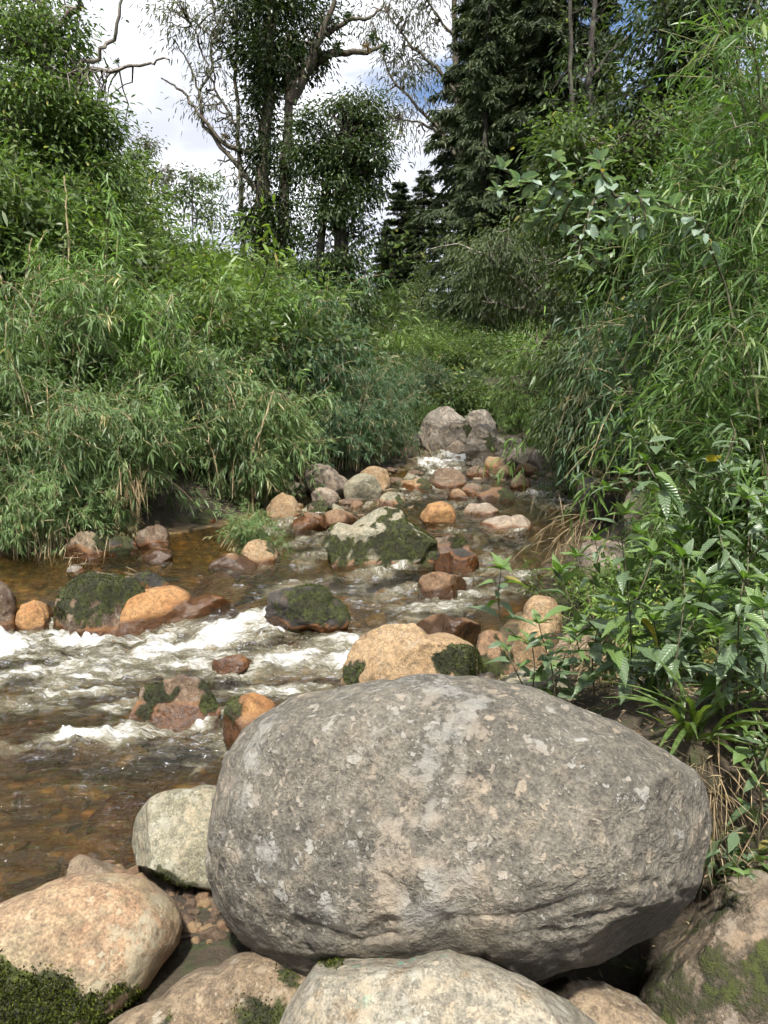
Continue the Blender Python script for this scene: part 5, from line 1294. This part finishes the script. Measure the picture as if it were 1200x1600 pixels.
LEAF['blue'] = [leaf_mesh('leaf', PL['blue'], wd, cu, .3, 20 + s, (.02, .62, .92, 1., 1., .92, .74, .45, .05)) for s, (wd, cu) in enumerate(((.58, .12), (.52, .25), (.62, .2)))]
GRASS = [leaf_mesh('blade', PL['grass'], wd, cu, .5, 9 + s, (.5, .8, 1, 1, .95, .85, .65, .35, .0)) for s, (wd, cu) in enumerate(((.055, .35), (.05, .7), (.06, 1.0)))]
def place_leaf(root, base, pos, d, L, kind, r, name='leaf', set_=None, up=None):
    me = (set_ or LEAF[kind])[r.integers(len(set_ or LEAF[kind]))]
    o = obj(name, me, parent=root)
    x = norm(np.asarray(d, float)); ref = np.array((0, 0, 1.)) + r.normal(size=3) * .25 if up is None else up
    y = norm(np.cross(ref, x)); z = np.cross(x, y)
    M = Matrix(((x[0], y[0], z[0], 0), (x[1], y[1], z[1], 0), (x[2], y[2], z[2], 0), (0, 0, 0, 1)))
    o.matrix_basis = Matrix.Translation(Vector(pos - base)) @ M @ Matrix.Diagonal((L, L, L, 1))
    return o
def shrub(label, stems, y, seed, LL=.115, gap=.045, top=7, name='leafy_plant', cat='plant', group='broad leaved plants of the right bank', kinds=('old', 'young'), rad=.005, bare=.25, hang=0., depth=.12, ground=True, rose=.7):
    r = np.random.default_rng(seed); LL = LL * (1.22 if group.startswith('broad') else 1.)
    p0 = P(*stems[0][0], y); base = np.array((p0[0], p0[1], gz(p0[0], p0[1]) if ground else p0[2]))
    if ground and base[2] > p0[2]: base[2] = p0[2]
    root = empty(name, base); tag(root, label, cat, group)
    for si, s in enumerate(stems):
        oy = np.cumsum(np.concatenate([[0], r.normal(size=len(s) - 1) * depth])) * (1 if si == 0 else 1)
        pa = np.array([P(q[0], q[1], y + o_) for q, o_ in zip(s, oy)])
        if si == 0 and ground and pa[0][2] > base[2] + .02: pa = np.concatenate([[base + np.array((0, 0, -.03))], pa])
        seg = np.concatenate([[0], np.cumsum(np.linalg.norm(np.diff(pa, axis=0), axis=1))])
        n = max(8, int(seg[-1] / .03)); tt = np.linspace(0, seg[-1], n)
        pp = np.stack([np.interp(tt, seg, pa[:, k]) for k in range(3)], 1)
        sm = pp.copy(); sm[1:-1] = (pp[:-2] + pp[1:-1] * 2 + pp[2:]) / 4; pp = sm
        a = Acc(); a.tube(pp - base, np.linspace(rad, rad * .45, n), 6)
        stem = obj('stem', a.mesh('stem', BK['stem']), parent=root)
        az = r.uniform(0, 6.28)
        dpos = seg[-1] * (bare if si == 0 else .12)
        while dpos < seg[-1] * .97:
            q = np.array([np.interp(dpos, tt, pp[:, k]) for k in range(3)])
            az += 2.4 + r.normal() * .3
            tan = norm(pa[-1] - pa[0])
            for h in (0, math.pi):
                if r.random() < .2: continue
                o_ = np.array((math.cos(az + h), math.sin(az + h) * .8, 0))
                f = dpos / seg[-1]
                d = norm(o_ + r.normal(size=3) * .22 + np.array((0, 0, r.uniform(-.65, .45) + hang)))
                L = LL * r.choice([.55, .85, 1., 1.2]) * r.uniform(.85, 1.15) * (1.1 - .3 * f)
                kd = kinds[0] if r.random() > .08 + .3 * f else kinds[1]
                if r.random() < .025: kd = 'yellow'
                place_leaf(stem, base, q + o_ * .012, d, L, kd, r)
            dpos += gap * r.uniform(.7, 1.5)
        for k in range(top):
            az2 = k * 2.4 + r.random()
            el = .25 + 1.0 * k / max(top, 1)
            d = np.array((math.cos(az2) * math.cos(el), math.sin(az2) * math.cos(el), math.sin(el)))
            place_leaf(stem, base, pp[-1], d, LL * r.uniform(.6, 1.0) * rose * 1.15, kinds[1] if r.random() < .8 else kinds[0], r)
    return root
shrub('leafy plant growing alone behind the huge boulder, leftmost of the leafy plants', [[(824, 1085), (797, 1030), (783, 984), (778, 930), (783, 890)], [(832, 1085), (836, 1040), (832, 1012)]], 3.75, 1, LL=.135, gap=.06)
shrub('short leafy plant right of the leftmost leafy plant', [[(868, 1090), (862, 1040), (848, 1000), (842, 975)], [(866, 1070), (880, 1030), (892, 1005)]], 3.7, 2, LL=.10, gap=.05, top=5)
shrub('tall leafy plant with two shoots rising over the right of the huge boulder', [[(1008, 1150), (989, 1083), (985, 968), (978, 892), (970, 834), (974, 806)], [(988, 1062), (955, 1010), (932, 984), (893, 945), (874, 896)], [(984, 960), (1010, 900), (1020, 868)]], 3.35, 3, LL=.13, gap=.055, bare=.3)
shrub('leafy plant with large upper leaves, second tall one from the left', [[(1058, 1150), (1054, 1045), (1066, 968), (1070, 915), (1066, 872)], [(1056, 1020), (1090, 960), (1100, 920)]], 3.2, 4, LL=.135, gap=.055, bare=.3)
shrub('leafy plant with a red brown stem near the right edge', [[(1150, 1150), (1152, 1050), (1154, 968), (1157, 935), (1162, 905)], [(1152, 1010), (1185, 950), (1195, 915)]], 3.0, 5, LL=.12, gap=.06, bare=.35)
shrub('bushy leafy plant at the right edge above the red stemmed plant', [[(1175, 1000), (1168, 900), (1170, 830), (1166, 780)], [(1172, 920), (1130, 860), (1122, 820)], [(1170, 880), (1205, 830), (1210, 790)]], 3.6, 6, LL=.125, gap=.05)
shrub('branch of leafy plant reaching left over the dark gap', [[(1165, 900), (1127, 815), (1085, 788), (1039, 773), (1000, 757), (972, 742)], [(1039, 773), (1020, 740), (1010, 722)], [(985, 752), (960, 755), (950, 768)], [(1085, 788), (1070, 750), (1050, 715)]], 4.1, 7, LL=.12, gap=.06, top=6, bare=.3)
shrub('broad leaved bush under the right edge bamboo', [[(1210, 900), (1180, 800), (1140, 740), (1110, 700)], [(1180, 800), (1200, 740), (1190, 690)], [(1150, 760), (1090, 740), (1040, 700), (990, 685)], [(1130, 730), (1150, 680), (1140, 650)]], 4.4, 8, LL=.13, gap=.055, top=5, kinds=('old', 'old'))
shrub('low leafy plant in the middle of the plant row', [[(930, 1095), (925, 1040), (930, 1000), (940, 960)], [(926, 1050), (905, 1020), (900, 990)], [(930, 1020), (960, 985), (975, 950)]], 3.8, 9, LL=.11, gap=.05)
shrub('low leafy plant behind the second tall plant', [[(1100, 1090), (1110, 1030), (1118, 980), (1110, 940)], [(1108, 1040), (1085, 1000), (1080, 960)]], 3.9, 10, LL=.115, gap=.05)
shrub('broad dark plant below the red stemmed plant at the right edge', [[(1190, 1240), (1180, 1190), (1165, 1150)], [(1185, 1210), (1200, 1170), (1215, 1140)]], 2.75, 11, LL=.11, gap=.035, bare=.05, top=4)
shrub('creeping leafy vine hanging beside the right end of the huge boulder', [[(1165, 1290), (1130, 1310), (1105, 1350), (1090, 1400), (1080, 1440)], [(1125, 1320), (1150, 1350), (1165, 1370)]], 2.62, 12, LL=.085, gap=.05, ground=False, top=3, bare=.05, hang=-.5, cat='vine', name='creeping_vine')

# blue green leafy branch arching in from the right
shrub('long branch of blue green leaves arching left in front of the grey bushes', [[(1190, 780), (1170, 620), (1135, 450), (1095, 350), (1040, 318), (990, 306), (930, 308), (880, 300), (830, 285), (785, 265)], [(930, 308), (915, 350), (905, 390), (900, 420)], [(990, 308), (960, 350), (945, 375)], [(870, 298), (850, 330), (835, 350)],
      [(830, 285), (800, 285), (778, 300)], [(1000, 308), (1010, 340), (1000, 360)], [(960, 306), (940, 270), (935, 250)], [(860, 295), (875, 265), (870, 250)], [(900, 303), (880, 335), (885, 365)], [(905, 380), (925, 400), (940, 415)]], 5.3, 21, LL=.125, gap=.032, top=5, kinds=('blue', 'blue'), rad=.010, bare=.58, depth=.08, name='leafy_branch', cat='branch', group='leafy branches', hang=-.15)
shrub('thin twig of green leaves below the top right bamboo', [[(1275, 760), (1250, 480), (1215, 215), (1180, 190), (1130, 205), (1100, 235)], [(1150, 200), (1140, 170), (1130, 160)]], 5.4, 22, LL=.10, gap=.10, bare=.7, top=4, kinds=('old', 'young'), name='leafy_branch', cat='branch', group='leafy branches', rad=.006)

# strap leaved grass and ferns on the littered bank
def grass_clump(label, px, py, y, n, L, seed, azr=(0, 6.283)):
    r = np.random.default_rng(seed); q = P(px, py, y); base = np.array((q[0], q[1], gz(q[0], q[1]) - .02))
    root = empty('grass_clump', base); tag(root, label, 'grass', 'strap leaved grass of the right bank')
    for i in range(n):
        az = r.uniform(*azr); el = r.uniform(.35, 1.25)
        d = np.array((math.cos(az) * math.cos(el), math.sin(az) * math.cos(el), math.sin(el)))
        place_leaf(root, base, base + r.normal(size=3) * np.array((.03, .03, 0)), d, L * r.uniform(.6, 1.2), 'x', r, 'blade', GRASS)
grass_clump('strap leaved grass tuft at the right shoulder of the huge boulder', 1075, 1190, 3.0, 26, .42, 31)
grass_clump('strap leaved grass tuft under the red stemmed plant', 1130, 1200, 2.85, 26, .45, 32)
grass_clump('strap leaved grass tuft between the plant stems', 1020, 1150, 3.5, 20, .35, 33)
grass_clump('strap leaved grass tuft at the right edge', 1195, 1190, 3.0, 22, .42, 34)
grass_clump('grass tuft behind the low plants of the right bank', 960, 1080, 4.1, 20, .30, 35)
grass_clump('pale grass tuft behind the plant row at the right shore', 905, 1010, 4.9, 24, .32, 36)
def fern(label, px, py, y, seed, n=6, L=.32):
    r = np.random.default_rng(seed); q = P(px, py, y); base = np.array((q[0], q[1], gz(q[0], q[1])))
    root = empty('fern', base); tag(root, label, 'fern', 'ferns of the right bank')
    for i in range(n):
        az = r.uniform(0, 6.283); a = Acc(); o_ = np.array((math.cos(az), math.sin(az), 0)); sdv = np.array((-o_[1], o_[0], 0))
        t = np.linspace(0, 1, 22); c = o_ * (L * t)[:, None] + np.array((0, 0, 1)) * (L * (1.3 * t - .9 * t * t))[:, None] + np.array((0, 0, max(0, q[2] - base[2] - L * .4) * 1.0))
        a.tube(c, .0025, 3)
        for s in (-1, 1):
            w_ = np.sin(np.pi * np.clip(t * .92 + .05, 0, 1)) * L * .30
            a.leaves(c[2:], sdv * s + o_ * .45, w_[2:], .014, r.uniform(.4, .8, 20), r, .25)
        obj('frond', a.mesh('frond', LM['bamboo_fresh']), parent=root)
fern('bright fern at the right edge among the leafy plants', 1150, 965, 3.5, 41)
fern('fern below the bushy plant at the right edge', 1190, 930, 3.9, 42)
fern('fern under the middle of the plant row', 1010, 1010, 4.3, 43)
# dead straw, roots and litter
def straw(label, px, py, y, n, L, seed, d0, z=None, spread=.5, mat='straw', rad=.09):
    r = np.random.default_rng(seed); q = P(px, py, y)
    root = empty('dead_straw', q); tag(root, label, 'straw', 'dead straw along the banks')
    a = Acc(); d = norm(np.array(d0, float) + r.normal(size=(n, 3)) * spread)
    a.leaves(r.normal(size=(n, 3)) * rad, d, L * r.uniform(.4, 1.3, n), .008 * L / .3, r.random(n), r, r.uniform(0, .6, n), 1., .8)
    tag(obj('stalks', a.mesh('stalks', LM[mat]), parent=root), kind='stuff')
straw('straw hanging down beside the right end of the huge boulder', 1085, 1262, 2.75, 70, .18, 51, (-.15, -.2, -1.), rad=.045, spread=.35)
straw('mat of dead grass on the bank at the right shoulder of the huge boulder', 1075, 1215, 2.95, 170, .16, 59, (-.5, -.3, -.2), rad=.09, spread=.8)
straw('mat of dead grass under the strap leaves at the right edge', 1150, 1240, 2.85, 170, .16, 60, (.3, -.4, -.2), rad=.10, spread=.8)
straw('dry straw curtain trailing to the water on the right shore', 900, 835, 7.6, 220, .28, 52, (-.7, -.2, -.5), rad=.18, spread=.6)
straw('dry roots on the brown boulder behind the plant stems', 935, 1050, 4.2, 300, .28, 53, (-.4, -.3, -.6), rad=.12, spread=.8)
straw('bleached dead bamboo hanging in the left bank', 203, 745, 8.9, 90, .32, 54, (0, -.2, -1.), rad=.1, spread=.3)
straw('dead straw at the foot of the leftmost bamboo', 110, 855, 8.3, 160, .22, 55, (.1, -.3, -.9), rad=.2, spread=.5)
straw('pale straw heap at the left end of the gravel bar', 440, 750, 13.4, 260, .4, 56, (.1, -.3, -.7), rad=.35, spread=.6)
straw('straw overhang by the upper channel left bank', 620, 722, 17.0, 260, .5, 57, (.2, -.3, -.8), rad=.4, spread=.5)
straw('small twigs lying on the moss of the left ledge', 200, 905, 6.95, 14, .22, 58, (.8, -.3, .1), rad=.08, spread=.6)
def litter():
    r = np.random.default_rng(61); n = 12000
    x = r.uniform(.5, 3.4, n); y = r.uniform(2.3, 5.6, n)
    ok = (shore_dist(x, y) > .5); x, y = x[ok], y[ok]; n = len(x)
    pos = np.stack([x, y, ground_z(x, y) + .012], 1)
    az = r.uniform(0, 6.283, n); a = Acc()
    a.leaves(pos, np.stack([np.cos(az), np.sin(az), r.normal(size=n) * .25], 1), r.uniform(.015, .06, n), r.uniform(.003, .012, n), r.random(n), r, .1)
    for i in range(160):
        k = r.integers(n); p0 = pos[k]; an = r.uniform(0, 6.283); Lw = r.uniform(.06, .3)
        d = np.array((math.cos(an), math.sin(an), r.normal() * .1)) * Lw
        a.tube([p0, p0 + d * .5 + r.normal(size=3) * .015, p0 + d], r.uniform(.0015, .004), 3)
    tag(obj('leaf_litter', a.mesh('leaf_litter', LM['straw'])), 'dry leaf litter and twigs strewn over the right bank', kind='stuff')
litter()
# red brown bromeliads on the bare limbs
for i, (x, y_, yy) in enumerate([(352, 216, 25.9), (526, 72, 25.6), (573, 74, 25.3), (581, 60, 25.3), (602, 74, 25.2), (183, 98, 14.3), (545, 28, 25.6)]):
    r = np.random.default_rng(80 + i); q = P(x, y_, yy); root = empty('bromeliad', q)
    tag(root, ['red bromeliad on the left limb of the vine draped tree', 'green bromeliad at the fork of the right limb', 'dark bromeliad on the lower right limb', 'bromeliad above the dark one on the right limb', 'bromeliad at the end of the right limb', 'bromeliad on the bare limb at the top left', 'bromeliad on the upper right limb'][i], 'bromeliad', 'bromeliads on the limbs')
    a = Acc(); n = 60; s = .26 if yy > 16 else .11
    a.leaves(np.zeros((n, 3)), norm(r.normal(size=(n, 3)) + np.array((0, 0, .5))), s * r.uniform(.6, 1.2, n), s * .12, r.uniform(0, .5, n), r, .2)
    tag(obj('rosette', a.mesh('rosette', LM['straw' if i in (0, 2) else 'broad_dark']), parent=root), kind='stuff')

shrub('leafy plant in front of the red stemmed plant', [[(1120, 1160), (1128, 1090), (1120, 1030), (1126, 990)], [(1126, 1080), (1150, 1040), (1165, 1010)]], 2.95, 13, LL=.12, gap=.05)
shrub('leafy plant between the two tall plants', [[(1030, 1120), (1024, 1060), (1030, 1010), (1022, 970)], [(1026, 1050), (1045, 1010), (1050, 985)]], 3.5, 14, LL=.12, gap=.05)
shrub('leafy plant at the right edge below the bushy one', [[(1205, 1130), (1195, 1060), (1200, 1000), (1190, 950)], [(1197, 1060), (1175, 1030), (1170, 1000)]], 3.1, 15, LL=.13, gap=.05)
shrub('leafy plant in front of the large pinkish boulder', [[(1040, 930), (1035, 880), (1042, 840), (1038, 810)], [(1036, 880), (1060, 850), (1068, 830)], [(1036, 870), (1010, 850), (1000, 835)]], 4.6, 16, LL=.14, gap=.055)
shrub('leafy plant over the pinkish grey boulder', [[(925, 960), (928, 910), (935, 870), (930, 845)], [(928, 910), (905, 885), (900, 870)]], 4.6, 17, LL=.12, gap=.06)
